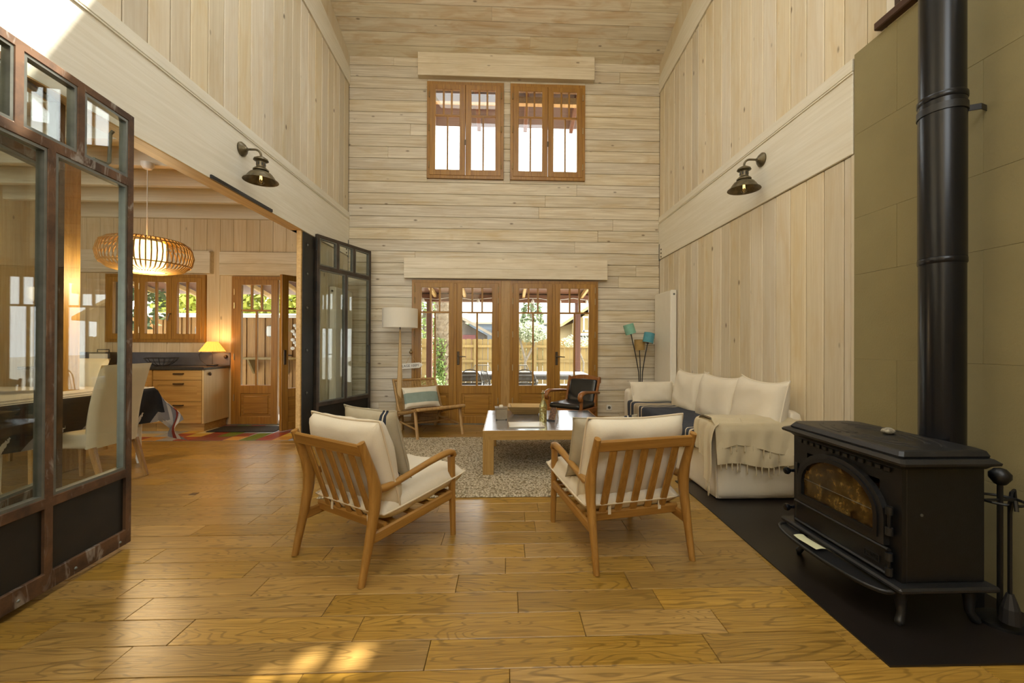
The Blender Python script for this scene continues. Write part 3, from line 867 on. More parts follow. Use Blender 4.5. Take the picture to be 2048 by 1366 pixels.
# ================================================================== LIVING ROOM THINGS
def cushion_mesh(w, h, t, n=18, p=4.0, e=.5, pinch=.05, seed=0, wr=.008, sag=0.0):
    """pillow in the local xz plane (y = thickness), centred"""
    mb = MB()
    def pt(u, v, side):
        x = u * w / 2 * (1 - pinch * (1 - v ** 4) * abs(u) ** 2)
        z = v * h / 2 * (1 - pinch * (1 - u ** 4) * abs(v) ** 2)
        k = max(0.0, (1 - abs(u) ** p) * (1 - abs(v) ** p)) ** e
        y = side * t / 2 * k
        nz = noise.noise(Vector((x * 7 + seed * 3.1, z * 7, side * 2.0 + seed)))
        nz2 = noise.noise(Vector((x * 22 + seed, z * 15, side * 5.0)))
        y += side * (nz * wr * 1.6 + nz2 * wr * .5) * k ** .5
        z -= sag * (1 - u * u) * (v + 1) / 2
        return (x, y, z)
    def w_(i): 
        a = -1 + 2 * i / (n - 1); return math.copysign(abs(a) ** .75, a)
    vs = []; idx = {}
    for side in (1, -1):
        for i in range(n):
            for j in range(n):
                rim = i in (0, n - 1) or j in (0, n - 1)
                if rim and side == -1: idx[(i, j, -1)] = idx[(i, j, 1)]; continue
                idx[(i, j, side)] = len(vs); vs.append(pt(w_(i), w_(j), side))
    fs = []
    for side in (1, -1):
        for i in range(n - 1):
            for j in range(n - 1):
                fs.append((idx[(i, j, side)], idx[(i + 1, j, side)], idx[(i + 1, j + 1, side)], idx[(i, j + 1, side)]))
    mb.add(vs, fs)
    rim = [(i, 0) for i in range(n)] + [(n - 1, j) for j in range(1, n)] + [(i, n - 1) for i in range(n - 2, -1, -1)] + [(0, j) for j in range(n - 2, 0, -1)]
    return mb, [vs[idx[(i, j, 1)]] for i, j in rim]
def cushion(name, mat, parent, w, h, t, loc=(0, 0, 0), rot=(0, 0, 0), pipe='piping', pr=.006, **kw):
    mb, rim = cushion_mesh(w, h, t, **kw)
    o = mb.build(name, mat, parent, smooth=70)
    o.location = loc; o.rotation_euler = rot
    if pipe:
        MB().tube(rim, pr, 6, closed=True).build('piping', M[pipe], o, smooth=80)
    return o

# ---- armchairs
def armchair(label, loc, rz, seed):
    t = thing('armchair', label, 'armchair', loc, rz, 'pair of slatted wooden armchairs')
    hw = .292
    for s in (-1, 1):
        MB().bar((s * hw, .335, 0), (s * (hw - .004), .318, .50), .030, .034, (0, 1, 0), .004, .040, .044).build('front_leg', M['teak'], t, loc=(s * hw, .33, .2))
        pts = [(-.345, 0, .017), (-.30, .20, .022), (-.268, .36, .027), (-.262, .45, .031), (-.285, .54, .025), (-.352, .715, .018)]
        sm = []
        for (a, b_) in zip(pts, pts[1:]):
            for k in range(3):
                f = k / 3; sm.append(tuple(a[i] * (1 - f) + b_[i] * f for i in range(3)))
        sm.append(pts[-1])
        MB().tube([(s * hw, p[0], p[1]) for p in sm], [p[2] * .95 for p in sm], 10, 1.25, up=(0, 1, 0)).build('rear_leg', M['teak'], t, smooth=60, loc=(s * hw, -.3, .36))
        arm = [(-.262, .455, .020), (-.20, .452, .022), (-.10, .465, .019), (0, .485, .018), (.10, .505, .019), (.20, .522, .021), (.285, .532, .021), (.325, .525, .019), (.338, .50, .018)]
        MB().tube([(s * hw, p[0], p[1]) for p in arm], [p[2] * 1.15 for p in arm], 10, [.85] * 7 + [.95, 1.0], up=(0, 0, 1)).build('armrest', M['teak_y'], t, smooth=60, loc=(s * hw, 0, .5))
        MB().bar((s * hw, -.315, .212), (s * hw, .33, .262), .024, .058, (0, 0, 1), .004).build('side_rail', M['teak_y'], t, loc=(s * hw, 0, .22))
    MB().bar((-hw, -.343, .672), (hw, -.343, .672), .022, .066, (0, -.25, 1), .004).build('top_rail', M['teak_x'], t, loc=(0, -.343, .672))
    MB().bar((-hw, -.195, .243), (hw, -.195, .243), .024, .060, (0, -.2, 1), .004).build('back_rail', M['teak_x'], t, loc=(0, -.2, .24))
    MB().bar((-hw, .315, .258), (hw, .315, .258), .024, .055, (0, 0, 1), .004).build('front_rail', M['teak_x'], t, loc=(0, .315, .258))
    for i in range(5):
        x = -.19 + .095 * i
        MB().bar((x, -.202, .262), (x, -.336, .648), .046, .012, (0, 1, .3), .003).build('back_slat', M['teak'], t, loc=(x, -.27, .45))
    for i in range(4):
        y = -.12 + .13 * i
        MB().bar((-hw + .01, y, .248 + y * .07), (hw - .01, y, .248 + y * .07), .05, .014, (0, 0, 1), .003).build('seat_slat', M['teak_x'], t, loc=(0, y, .25))
    tilt = math.atan2(.134, .386)
    cushion('seat_cushion', M['linen'], t, .60, .66, .15, (0, .115, .345), (PI / 2 + .09, 0, 0), p=5, e=.42, pinch=-.03, seed=seed, wr=.012)
    cushion('back_cushion', M['linen'], t, .60, .50, .17, (0, -.175, .565), (tilt * .85, 0, 0), p=5, e=.42, pinch=-.02, seed=seed + 5, wr=.012, sag=.02)
    for s in (-.15, .17):
        MB().box(s - .009, s + .009, -.212, -.208, .25, .335, .0).build('tie_tag', M['linen'], t)
    return t
f1 = Vector((.561, .828)); c1 = (-.755, 2.535)
armchair('slatted wooden armchair with cream cushions, the left one of the pair', (c1[0], c1[1], 0), math.atan2(-f1.x, f1.y), 3)
f2 = Vector((-.225, .975)); c2 = (.69, 2.56)
armchair('slatted wooden armchair with cream cushions, in front of the sofa', (c2[0], c2[1], 0), math.atan2(-f2.x, f2.y), 9)
def loose(label, c, f, fy, x, z, rot, w=.44, h=.44, seed=1, mat='linen_g', th=.13):
    a = math.atan2(-f.x, f.y); R = Matrix.Rotation(a, 4, 'Z')
    p = R @ Vector((x, fy, 0))
    mb, rim = cushion_mesh(w, h, th, seed=seed, p=3.5, pinch=.05, wr=.012)
    o = mb.build('pillow', M[mat], None, smooth=70)
    o.matrix_world = Matrix.Translation((c[0] + p.x, c[1] + p.y, z)) @ R @ Matrix.Rotation(rot[2], 4, 'Z') @ Matrix.Rotation(rot[0], 4, 'X') @ Matrix.Rotation(rot[1], 4, 'Y')
    MB().tube(rim, .004, 6, closed=True).build('seam', M[mat], o, smooth=80)
    return tag(o, label, 'pillow')
loose('grey linen pillow with navy stripes at its edge, on the left armchair', c1, f1, -.005, -.02, .625, (.28, 0, 0), .47, .42, 2)
loose('grey linen pillow on the armchair in front of the sofa', c2, f2, .0, -.10, .585, (.30, 0, 0), .42, .40, 4, 'piping2' if 'piping2' in M else 'linen_g')

# ---- rug
def jute_mat():
    m, N, L, b = new_mat('woven jute')
    v = coords(N, L, (1, 1, 1), False)
    vo = N.new('ShaderNodeTexVoronoi'); vo.inputs['Scale'].default_value = 62.0; L.new(v, vo.inputs['Vector'])
    f = noisen(N, L, v, 40, 3)
    c = mixc(N, L, f, (.52, .43, .29), (.74, .66, .50))
    big = noisen(N, L, v, 5, 4)
    c = mixc(N, L, ramp(N, L, big, [(.4, 0.0), (.75, .55)]), c, (.58, .50, .36))
    pit = ramp(N, L, vo.outputs['Distance'], [(.25, 0.0), (.75, .9)])
    c = mixc(N, L, pit, c, (.16, .12, .06))
    spk = ramp(N, L, noisen(N, L, v, 150, 2), [(.66, 0.0), (.72, .85)])
    c = mixc(N, L, spk, c, (.12, .085, .045))
    L.new(c, b.inputs['Base Color']); b.inputs['Roughness'].default_value = .95; b.inputs['Specular IOR Level'].default_value = .1
    inv = N.new('ShaderNodeMath'); inv.operation = 'SUBTRACT'; inv.inputs[0].default_value = 1.0; L.new(vo.outputs['Distance'], inv.inputs[1])
    bumpn(N, L, b, inv.outputs[0], .9, .012)
    return m
M['jute'] = jute_mat()
def rug_pt(u, v):
    x = -1.46 + 2.78 * u; y = 3.27 + 2.05 * v
    ex = noise.noise(Vector((x * 12, y * 12, 0))) * .004
    edge = min(u * 2.78, (1 - u) * 2.78, v * 2.05, (1 - v) * 2.05)
    return (x + ex, y + ex + .006 * noise.noise(Vector((x * 40, 1, 0))), .004 + (.013 if edge > .01 else 0) + .0015 * noise.noise(Vector((x * 25, y * 25, 3))))
rg = MB().grid(180, 130, rug_pt).build('jute_rug', M['jute'], None, smooth=60); tag(rg, 'natural jute rug under the coffee table', 'rug')

# ---- coffee table
t = thing('coffee_table', 'low square oak coffee table with zinc top on the rug', 'table', (.40, 4.355, .014))
W, D, H = 1.20, 1.15, .405
MB().box(-W / 2 + .012, W / 2 - .012, -D / 2 + .012, D / 2 - .012, H - .016, H, .002).build('zinc_top', M['zinc'], t)
for s in (-1, 1):
    MB().prism([(-W / 2, H - .002), (W / 2, H - .002), (W / 2 - .10, H - .085), (-W / 2 + .10, H - .085)], s * D / 2, s * (D / 2 - .10), 'y').build('apron', M['oak_t'], t)
    MB().box(s * W / 2, s * (W / 2 - .10), -D / 2 + .10, D / 2 - .10, H - .085, H - .002, .002).build('apron', M['teak_y'], t)
    for q in (-1, 1):
        MB().box(s * W / 2, s * (W / 2 - .10), q * D / 2, q * (D / 2 - .10), 0, H - .002 if False else H - .085, .003).build('leg', M['oak_tz'], t)
        MB().prism([(s * W / 2, H - .003), (s * (W / 2 - .10), H - .085), (s * W / 2, H - .085)], q * (D / 2 - .0005), q * (D / 2 - .10), 'y').build('leg_mitre', M['oak_tz'], t)
ZT = .419
# cube tissue box of brushed metal
t = thing('tissue_box', 'small silver cube box on the left of the coffee table', 'box', (-.04, 4.36, ZT), .06)
bx = plain('brushed champagne metal', (.42, .36, .27), .35, .7)
MB().box(-.062, .062, -.062, .062, 0, .115, .004).build('body', bx, t)
MB().plate(-.066, .066, -.066, .066, [(-.035, .035, -.02, .02)], .115, .126, lambda u, v, w: (u, v, w)).build('lid', bx, t)
MB().softbox(-.022, .022, -.012, .012, .11, .150, .012, 4, .006).build('tissue', M['linen_w'], t, smooth=60)
for s in (-1, 1): MB().box(s * .05 - .006, s * .05 + .006, -.066, -.054, -.0, .012).build('foot', M['black'], t)
# dough bowl of pale wood
t = thing('wooden_tray', 'rectangular hand carved pale wooden bowl with rope handles', 'bowl', (.235, 4.70, ZT), -.05)
dm = wood('carved pale mango wood', (.40, .25, .085), (.56, .38, .15), 'x', .6, rand=.0, knots=.4)
n = 4
def frus(w0, d0, w1, d1, z0, z1): return [(-w0, -d0, z0), (w0, -d0, z0), (w0, d0, z0), (-w0, d0, z0), (-w1, -d1, z1), (w1, -d1, z1), (w1, d1, z1), (-w1, d1, z1)]
mb = MB()
o_ = frus(.135, .075, .205, .145, 0, .095); i_ = frus(.125, .065, .187, .127, .02, .095)
vs = o_ + i_
fs = [(0, 3, 2, 1), (0, 1, 5, 4), (1, 2, 6, 5), (2, 3, 7, 6), (3, 0, 4, 7), (8, 9, 10, 11), (9, 8, 12, 13), (10, 9, 13, 14), (11, 10, 14, 15), (8, 11, 15, 12), (4, 5, 13, 12), (5, 6, 14, 13), (6, 7, 15, 14), (7, 4, 12, 15)]
mb.add(vs, fs); o = mb.build('bowl_body', dm, t); bv = o.modifiers.new('b', 'BEVEL'); bv.width = .006; bv.segments = 2
for s in (-1, 1):
    MB().tube([(s * .195, -.05, .08), (s * .225, -.045, .055), (s * .23, 0, .04), (s * .225, .045, .055), (s * .195, .05, .08)], .005, 6).build('rope_handle', M['rattan'], t, smooth=60)
# bottle
t = thing('glass_bottle', 'tall clear bottle with pale yellow light inside on the coffee table', 'bottle', (.385, 4.19, ZT))
gm, N_, L_, b_ = new_mat('pale yellow bottle glass')
L_.new(mixc(N_, L_, noisen(N_, L_, coords(N_, L_, (8, 8, 8)), 1, 2), (.80, .72, .25), (.92, .86, .45)), b_.inputs['Base Color'])
b_.inputs['Transmission Weight'].default_value = .85; b_.inputs['Roughness'].default_value = .05; b_.inputs['IOR'].default_value = 1.35
MB().lathe([(.001, .0), (.036, 0), (.039, .006), (.039, .155), (.036, .175), (.018, .215), (.0145, .225), (.0145, .285), (.017, .287), (.017, .298), (.012, .298), (.001, .298)], 24).build('bottle_body', gm, t, smooth=50)
MB().lathe([(.001, .285), (.0115, .285), (.0125, .318), (.001, .318)], 12).build('cork', wood('cork', (.4, .27, .12), (.5, .35, .17), 'z'), t, smooth=50)
MB().tube([(.02 * math.cos(a), .02 * math.sin(a), .02 + .14 * a / 25) for a in [i * .5 for i in range(50)]], .0022, 5).build('light_wire', plain('copper wire', (.5, .33, .12), .35, .8), t)
# little folding deck chair holder
t = thing('phone_stand', 'miniature wooden deck chair stand beside the bottle', 'stand', (.50, 4.30, ZT), -.5)
cm = plain('printed brown canvas', (.22, .11, .06), .8, var=.4, vs=60, col2=(.05, .03, .02))
for s in (-1, 1):
    MB().bar((s * .035, .055, .0), (s * .035, -.0, .13), .008, .008).build('rail', M['oak_tz'], t)
    MB().bar((s * .03, -.06, .0), (s * .03, .045, .10), .008, .008).build('strut', M['oak_tz'], t)
MB().grid(6, 10, lambda u, v: (-.032 + .064 * u, -.055 + .075 * v, .012 + .115 * v - .012 * math.sin(PI * v))).build('canvas_sling', cm, t, smooth=60)
MB().bar((-.045, -.065, .007), (.045, -.065, .007), .014, .012).build('foot_bar', M['black'], t)
# flat white tray / book
t = thing('magazine', 'flat white magazine at the near edge of the coffee table', 'magazine', (.205, 4.03, ZT), .03)
MB().box(-.165, .165, -.125, .125, 0, .006, .001).build('pages', M['white'], t)
MB().plate(-.168, .168, -.128, .128, [(-.155, .155, -.115, .115)], .006, .0085, lambda u, v, w: (u, v, w)).build('cover_border', M['linen_w'], t)

# ---- rattan lounge chair
fr_ = Vector((.573, -.82)); t = thing('rattan_chair', 'low teak lounge chair with woven rattan seat in front of the doors', 'chair', (-1.05, 5.70, 0), math.atan2(-fr_.x, fr_.y))
hw = .315
for s in (-1, 1):
    x = s * hw
    MB().bar((x, .40, 0), (x, .31, .37), .036, .036, (0, 1, 0), .006, .04, .04).build('front_leg', M['teak2'], t, loc=(x, .36, .2))
    MB().bar((x, -.43, 0), (x, -.22, .30), .036, .05, (0, 1, 0), .006).build('rear_leg', M['teak2'], t, loc=(x, -.3, .15))
    MB().tube([(x, .42, .378), (x, .38, .375), (x, .1, .31), (x, -.12, .265), (x, -.30, .25)], [.016, .021, .022, .022, .018], 8).build('seat_rail', M['teak2'], t, smooth=60, loc=(x, 0, .3))
    MB().bar((x, -.20, .22), (x, -.46, .70), .03, .045, (0, 1, 0), .006).build('back_post', M['teak2'], t, loc=(x, -.33, .45))
    MB().bar((x, .385, .13), (x, -.33, .15), .02, .024, (0, 0, 1), .004).build('stretcher', M['teak2'], t, loc=(x, 0, .14))
MB().tube([(-hw, -.455, .685), (hw, -.455, .685)], .017, 8).build('top_bar', M['teak2'], t, smooth=60)
MB().tube([(-hw - .03, .40, .378), (hw + .03, .40, .378)], .022, 10).build('front_bar', M['teak2'], t, smooth=60)
MB().tube([(-hw, .0, .142), (hw, .0, .142)], .012, 8).build('cross_bar', M['teak2'], t, smooth=60)
MB().tube([(-hw, -.36, .10), (hw, -.36, .10)], .012, 8).build('cross_bar', M['teak2'], t, smooth=60)
wv = MB()
for i in range(46):
    v = i / 45; y = .395 - .68 * v; z = .385 - .12 * v - .012 * math.sin(PI * v)
    wv.tube([(-hw - .012, y, z), (-hw * .5, y, z - .012 + .004 * (i % 2)), (0, y, z - .016 - .004 * (i % 2)), (hw * .5, y, z - .012 + .004 * (i % 2)), (hw + .012, y, z)], .0078, 5)
wv.build('woven_seat', M['rattan'], t, smooth=60, kind='stuff')
wv = MB()
for i in range(34):
    v = i / 33; y = -.215 - .225 * v; z = .255 + .41 * v
    wv.tube([(-hw - .008, y - .004, z), (-hw * .5, y - .012, z), (0, y - .016, z), (hw * .5, y - .012, z), (hw + .008, y - .004, z)], .0052, 5)
for i in range(15):
    x = -hw + 2 * hw * (i + .5) / 15
    wv.tube([(x, -.222, .25), (x, -.345, .46), (x, -.452, .68)], .004, 4)
wv.build('woven_back', M['rattan'], t, smooth=60, kind='stuff')
M['sage'] = stripes('sage and cream striped cotton', 'z', [(-.3, (.66, .60, .46)), (-.085, (.24, .30, .25)), (.055, (.68, .62, .48)), (.3, (.68, .62, .48))])
loose('cream pillow with a wide sage green band, on the rattan chair', (-1.05, 5.70), fr_, -.22, .0, .455, (.42, 0, 0), .52, .30, 8, 'sage', .11)

# ---- tall floor lamp with tapered pole
t = thing('floor_lamp', 'tall floor lamp with tapered wooden pole and cream drum shade', 'lamp', (-1.47, 5.86, 0))
lw = wood('pale ash lamp pole', (.44, .28, .10), (.56, .38, .16), 'z', .45, rand=0)
MB().prism([(-.055, -.055), (.055, -.055), (.055, .055), (-.055, .055)], 0, .001).build('base_felt', M['black'], t)
MB().bar((0, 0, .001), (0, 0, 1.40), .105, .105, (0, 1, 0), .006, .02, .02).build('pole', lw, t)
MB().tube([(0, 0, 1.39), (0, 0, 1.47)], .008, 8).build('stem', M['black'], t)
mb = MB(); mb.lathe([(.236, 1.425), (.24, 1.425), (.24, 1.69), (.236, 1.69), (.236, 1.425)], 40, None, False); mb.build('lamp_shade', M['shade'], t, smooth=40)
for a in range(3):
    MB().tube([(0, 0, 1.46), (.236 * math.cos(a * 2.09), .236 * math.sin(a * 2.09), 1.46)], .003, 5).build('shade_spider', M['black'], t)
MB().lathe([(.001, 1.46), (.03, 1.47), (.045, 1.52), (.03, 1.57), (.001, 1.58)], 14).build('bulb', M['white'], t, smooth=60)
tag(MB().tube([(-1.53, 5.9, .006), (-1.7, 6.0, .006), (-1.8, 6.1, .006), (-1.95, 5.95, .006), (-2.0, 6.15, .006)], .004, 6).build('lamp_cord', M['black'], None), 'black cord on the floor beside the tall floor lamp', 'cord')

# ---- hanging arrow sign
def text_obj(body, size, mat, parent, loc, rot, ext=.001, name='lettering', align='CENTER'):
    cu = bpy.data.curves.new(name, 'FONT'); cu.body = body; cu.size = size; cu.extrude = ext
    cu.align_x = align; cu.align_y = 'CENTER'
    tmp = bpy.data.objects.new('tmp', cu); COL.objects.link(tmp)
    dg = bpy.context.evaluated_depsgraph_get()
    me = bpy.data.meshes.new_from_object(tmp.evaluated_get(dg))
    bpy.data.objects.remove(tmp, do_unlink=True)
    me.materials.clear(); me.materials.append(mat)
    o = bpy.data.objects.new(name, me); COL.objects.link(o); o.parent = parent; o.location = loc; o.rotation_euler = rot; o['kind'] = 'stuff'
    return o
t = thing('arrow_sign', 'white arrow sign lettered PLAGE 100M hanging beside the glazed door', 'sign', (-1.375, YB - .075, .875))
MB().prism([(-.20, -.052), (.105, -.030), (.150, .014), (.105, .050), (-.20, .028)], -.006, .006, 'y').build('board', M['white'], t)
text_obj('PLAGE 100M', .050, M['black'], t, (-.042, -.0065, -.001), (PI / 2, -.07, 0))
MB().tube([(-.09, 0, .035), (-.028, .0, .17), (.06, 0, .045)], .003, 5).build('cord', M['rattan'], t)
MB().lathe([(.001, -.012), (.02, -.006), (.024, 0), (.02, .006), (.001, .012)], 10, Matrix.Translation((-.028, .01, .20)) @ Matrix.Rotation(PI / 2, 4, 'X')).build('hook_knob', M['brass'], t, smooth=60)
MB().tube([(-.028, .012, .17), (-.028, .012, .25)], .009, 8).build('hook_plate', M['brass'], t)

# ---- black leather armchair
fb = Vector((-.62, -.785)); t = thing('leather_armchair', 'old wooden armchair with black leather back and scrolled arms', 'armchair', (.92, 5.62, 0), math.atan2(-fb.x, fb.y))
for s in (-1, 1):
    x = s * .245
    MB().bar((x * .9, -.27, 0), (x * .9, -.20, .36), .035, .045, (0, 1, 0), .005).build('rear_leg', M['mahog'], t, loc=(x, -.25, .2))
    MB().bar((x * .9, -.20, .36), (x * .96, -.34, .745), .032, .045, (0, 1, 0), .005).build('back_post', M['mahog'], t, loc=(x, -.27, .55))
    MB().bar((x, .25, 0), (x, .21, .50), .038, .042, (0, 1, 0), .005).build('front_leg', M['mahog'], t, loc=(x, .22, .25))
    a = [(-.27, .54), (-.15, .555), (0, .565), (.12, .575), (.20, .575), (.255, .555), (.275, .52), (.262, .485), (.235, .475)]
    MB().tube([(x * 1.05, p[0], p[1]) for p in a], [.022, .024, .026, .03, .036, .038, .036, .032, .026], 10, [.75] * 4 + [.7] * 5, up=(0, 0, 1)).build('armrest', M['mahog'], t, smooth=60, loc=(x, 0, .55))
    MB().bar((x * .95, -.24, .32), (x, .24, .32), .026, .07, (0, 0, 1), .004).build('side_rail', M['mahog'], t, loc=(x, 0, .32))
for nm, y, z in (('front_rail', .235, .32), ('rear_rail', -.215, .34)):
    MB().bar((-.235, y, z), (.235, y, z), .026, .075, (0, 0, 1), .004).build(nm, M['mahog'], t, loc=(0, y, z))
arch = [(-.245 + .49 * i / 10, .725 + .05 * math.sin(PI * i / 10)) for i in range(11)]
MB().prism([(u, v) for u, v in arch] + [(u, v - .06) for u, v in reversed(arch)], -.365, -.335, 'y').build('crest_rail', M['mahog'], t)
MB().softbox(-.205, .205, -.035, .03, -.17, .17, .03, 8, M=Matrix.Translation((0, -.275, .55)) @ Matrix.Rotation(.34, 4, 'X')).build('leather_back', M['leather'], t, smooth=60)
MB().bar((-.21, -.205, .375), (.21, -.205, .375), .02, .05, (0, 0, 1), .004).build('lower_back_rail', M['oak_t'], t)
MB().softbox(-.235, .235, -.23, .245, .35, .425, .035, 8, .004).build('leather_seat', M['leather'], t, smooth=60)

# ---- three headed lamp behind the sofa
t = thing('three_arm_lamp', 'black three stemmed floor lamp with mint, teal and ochre shades', 'lamp', (1.98, 6.0, 0))
MB().lathe([(.001, 0), (.13, 0), (.13, .012), (.02, .022), (.001, .022)], 24).build('base', M['black'], t, smooth=40)
heads = (((-.145, 0, 1.36), 'mint', (0, -.30, 0), (-.025, -.03)), ((.09, -.04, 1.23), 'teal', (-.10, .22, 0), (.02, -.0)), ((.0, .06, 1.13), 'amber', (.12, -.02, 0), (0, .0)))
for (hx, hy, hz), mt, rt, _ in heads:
    sx = math.copysign(.012, hx) if hx else .002
    pts = [(sx, hy * .2, .02), (sx, hy * .2, .5), (sx + hx * .12, hy * .35, .80), (sx + hx * .45, hy * .65, 1.0 + (hz - 1.15) * .3), (hx, hy, hz)]
    MB().tube(pts, .0075, 8).build('stem', M['black'], t, smooth=60)
    R = Matrix.Translation((hx, hy, hz)) @ Matrix.Rotation(rt[1], 4, 'Y') @ Matrix.Rotation(rt[0], 4, 'X')
    MB().lathe([(.072, .0), (.076, 0), (.076, .145), (.072, .145), (.072, 0)], 24, R, False).build('lamp_shade', M[mt], t, smooth=40)
    MB().lathe([(.001, .004), (.071, .006), (.071, .010), (.001, .010)], 20, R).build('shade_disc', M['white'], t)
    MB().lathe([(.001, -.015), (.016, -.012), (.018, .01), (.001, .012)], 12, R).build('socket', M['black'], t, smooth=50)

# ---- radiators
def radiator(label, x, s):
    t = thing('radiator', label, 'radiator', (x, 5.90, .13), 0)
    MB().box(s * .085, 0.012 * s, -.30, .30, 0, 1.83, .006).build('body', M['white'], t)
    MB().box(s * .098, s * .085, -.295, .295, .008, 1.822, .004).build('front_panel', M['white'], t)
    for i in range(2):
        MB().box(0, s * .012, -.2 + .4 * i - .02, -.2 + .4 * i + .02, .2, 1.6).build('bracket', M['bead'], t)
    MB().lathe([(.001, 0), (.014, 0), (.014, .008), (.001, .008)], 12, Matrix.Translation((s * .05, -.300, 1.77)) @ Matrix.Rotation(PI / 2, 4, 'X')).build('bleed_plug', M['bead'], t)
    for q in (0, 1):
        MB().tube([(s * .03 + s * .04 * q, -.2, 0), (s * .03 + s * .04 * q, -.2, -.13)], .008, 8).build('pipe', M['white'], t)
radiator('tall white panel radiator in the corner behind the sofa', XR, -1)
radiator('tall white panel radiator behind the far steel glass door', XL, 1)

# ---- wall outlet
t = thing('wall_outlet', 'white wall outlet on the boards right of the glazed doors', 'outlet', (1.587, YB, .242))
MB().box(-.041, .041, -.012, 0, -.041, .041, .004).build('cover', M['white'], t)
MB().lathe([(.022, -.001), (.022, .004), (.019, .004), (.019, -.001)], 18, Matrix.Translation((0, -.012, 0)) @ Matrix.Rotation(PI / 2, 4, 'X'), False).build('socket_ring', M['bead'], t)
MB().lathe([(.001, 0), (.019, 0), (.019, .0012), (.001, .0012)], 18, Matrix.Translation((0, -.012, 0)) @ Matrix.Rotation(PI / 2, 4, 'X')).build('socket_face', M['bead'], t)

# ---- wall lamps
def wall_lamp(label, x, s, y, z):
    """s = direction into the room"""
    bm_ = plain('verdigris bronze', (.20, .16, .09), .42, .65, var=.35, vs=25, col2=(.09, .075, .045)) if 'bronze' not in M else M['bronze']
    M['bronze'] = bm_
    t = thing('wall_lamp', label, 'lamp', (x, y, z), 0, 'pair of bronze barn style wall lamps')
    MB().lathe([(.001, 0), (.062, 0), (.062, .012), (.050, .022), (.046, .030), (.026, .040), (.018, .052), (.001, .052)], 24, Matrix.Rotation(s * PI / 2, 4, 'Y')).build('wall_rose', bm_, t, smooth=40)
    MB().tube([(s * .04, 0, 0)] + [(s * (.115 + .055 * math.sin(a)), 0, -.055 + .055 * math.cos(a)) for a in [i * PI / 16 for i in range(9)]] + [(s * .17, 0, -.075)], .0095, 10).build('arm', bm_, t, smooth=60)
    T0 = Matrix.Translation((s * .17, 0, -.06))
    MB().lathe([(.001, -.005), (.03, -.008), (.055, -.024), (.060, -.038), (.045, -.046), (.036, -.052), (.036, -.095), (.048, -.106), (.062, -.118), (.062, -.128), (.045, -.133), (.001, -.133)], 24, T0).build('vent_cap', bm_, t, smooth=40)
    for k in range(8):
        a = k * PI / 4
        MB().box(-.006, .006, -.001, .001, -.085, -.06, 0, T0 @ Matrix.Rotation(a, 4, 'Z') @ Matrix.Translation((0, .0365, 0))).build('vent_slot', M['black'], t)
    MB().lathe([(.04, -.128), (.062, -.140), (.085, -.152), (.105, -.178), (.118, -.200), (.138, -.214), (.140, -.219), (.134, -.218), (.114, -.204), (.100, -.181), (.080, -.157), (.058, -.146), (.038, -.134), (.04, -.128)], 32, T0, False).build('lamp_shade', bm_, t, smooth=40)
    MB().lathe([(.001, -.135), (.014, -.136), (.014, -.155), (.001, -.155)], 12, T0).build('socket', M['brass'], t)
    b = MB().lathe([(.012, -.150), (.016, -.165), (.027, -.195), (.030, -.215), (.024, -.236), (.010, -.246), (.001, -.247)], 18, T0, False).build('bulb', M['glass'], t, smooth=60)
    for k in range(4):
        a = k * PI / 2
        MB().tube([(s * .17 + .006 * math.cos(a), .006 * math.sin(a), -.22), (s * .17 + .010 * math.cos(a), .010 * math.sin(a), -.265)], .0013, 5).build('filament', M['filament'], b)
    return t
M['filament'] = glow('glowing filament', (1, .55, .12), 6.0, (.8, .5, .2))
wall_lamp('bronze wall lamp on the left beam above the opening', XL + .012, 1, 3.75, 2.915)
wall_lamp('bronze wall lamp on the right beam above the sofa', XR - .012, -1, 3.71, 2.905)

# ---- sofa
t = thing('sofa', 'white slipcovered sofa along the right wall', 'sofa', (1.975, 4.40, .008))
MB().softbox(-.335, .335, -1.25, 1.25, .0, .36, .025, 12, .004, 1).build('base', M['linen_w'], t, smooth=60)
MB().softbox(-.345, .25, -1.02, 1.02, .30, .455, .05, 12, .006, 2).build('seat_cushion', M['linen_w'], t, smooth=60)
MB().softbox(.235, .355, -1.25, 1.25, .05, .68, .05, 12, .006, 3).build('backrest', M['linen_w'], t, smooth=60)
for s in (-1, 1):
    MB().softbox(-.345, .30, s * 1.27 if s < 0 else 1.02, -1.02 if s < 0 else s * 1.27, .0, .60, .06, 12, .006, 5 + s).build('arm', M['linen_w'], t, smooth=60)
MB().tube([(-.342, -1.255, .02), (-.35, -1.262, .3), (-.338, -1.25, .54)], .006, 6).build('seam', M['piping'], t)
for i, (y, zc, w, h, lab, rz) in enumerate(((4.78, .66, .62, .50, 'big white sofa cushion at the far end, beside the radiator', .10), (4.12, .66, .70, .51, 'big white sofa cushion in the middle of the three', .06), (3.47, .675, .72, .52, 'big white sofa cushion nearest the stove', -.05))):
    o = cushion('sofa_cushion', M['linen_w'], None, w, h, .20, (2.155, y, zc), (0, 0, 0), pipe='linen_w', pr=.007, p=3.6, pinch=.05, seed=20 + i, wr=.014, sag=.03)
    o.rotation_euler = (-.20, 0, -PI / 2 + rz)
    tag(o, lab, 'cushion', 'white sofa cushions')
o = cushion('sofa_cushion', M['linen_w'], None, .60, .29, .13, (1.93, 5.36, .58), (.28, 0, 0), pipe='linen_w', pr=.006, p=3.2, pinch=.05, seed=31, wr=.014)
o.rotation_euler = (.35, 0, .12 + PI); tag(o, 'small white sofa pillow leaning on the far sofa arm', 'cushion')
BL = (.050, .056, .072); CRM = (.60, .52, .38)
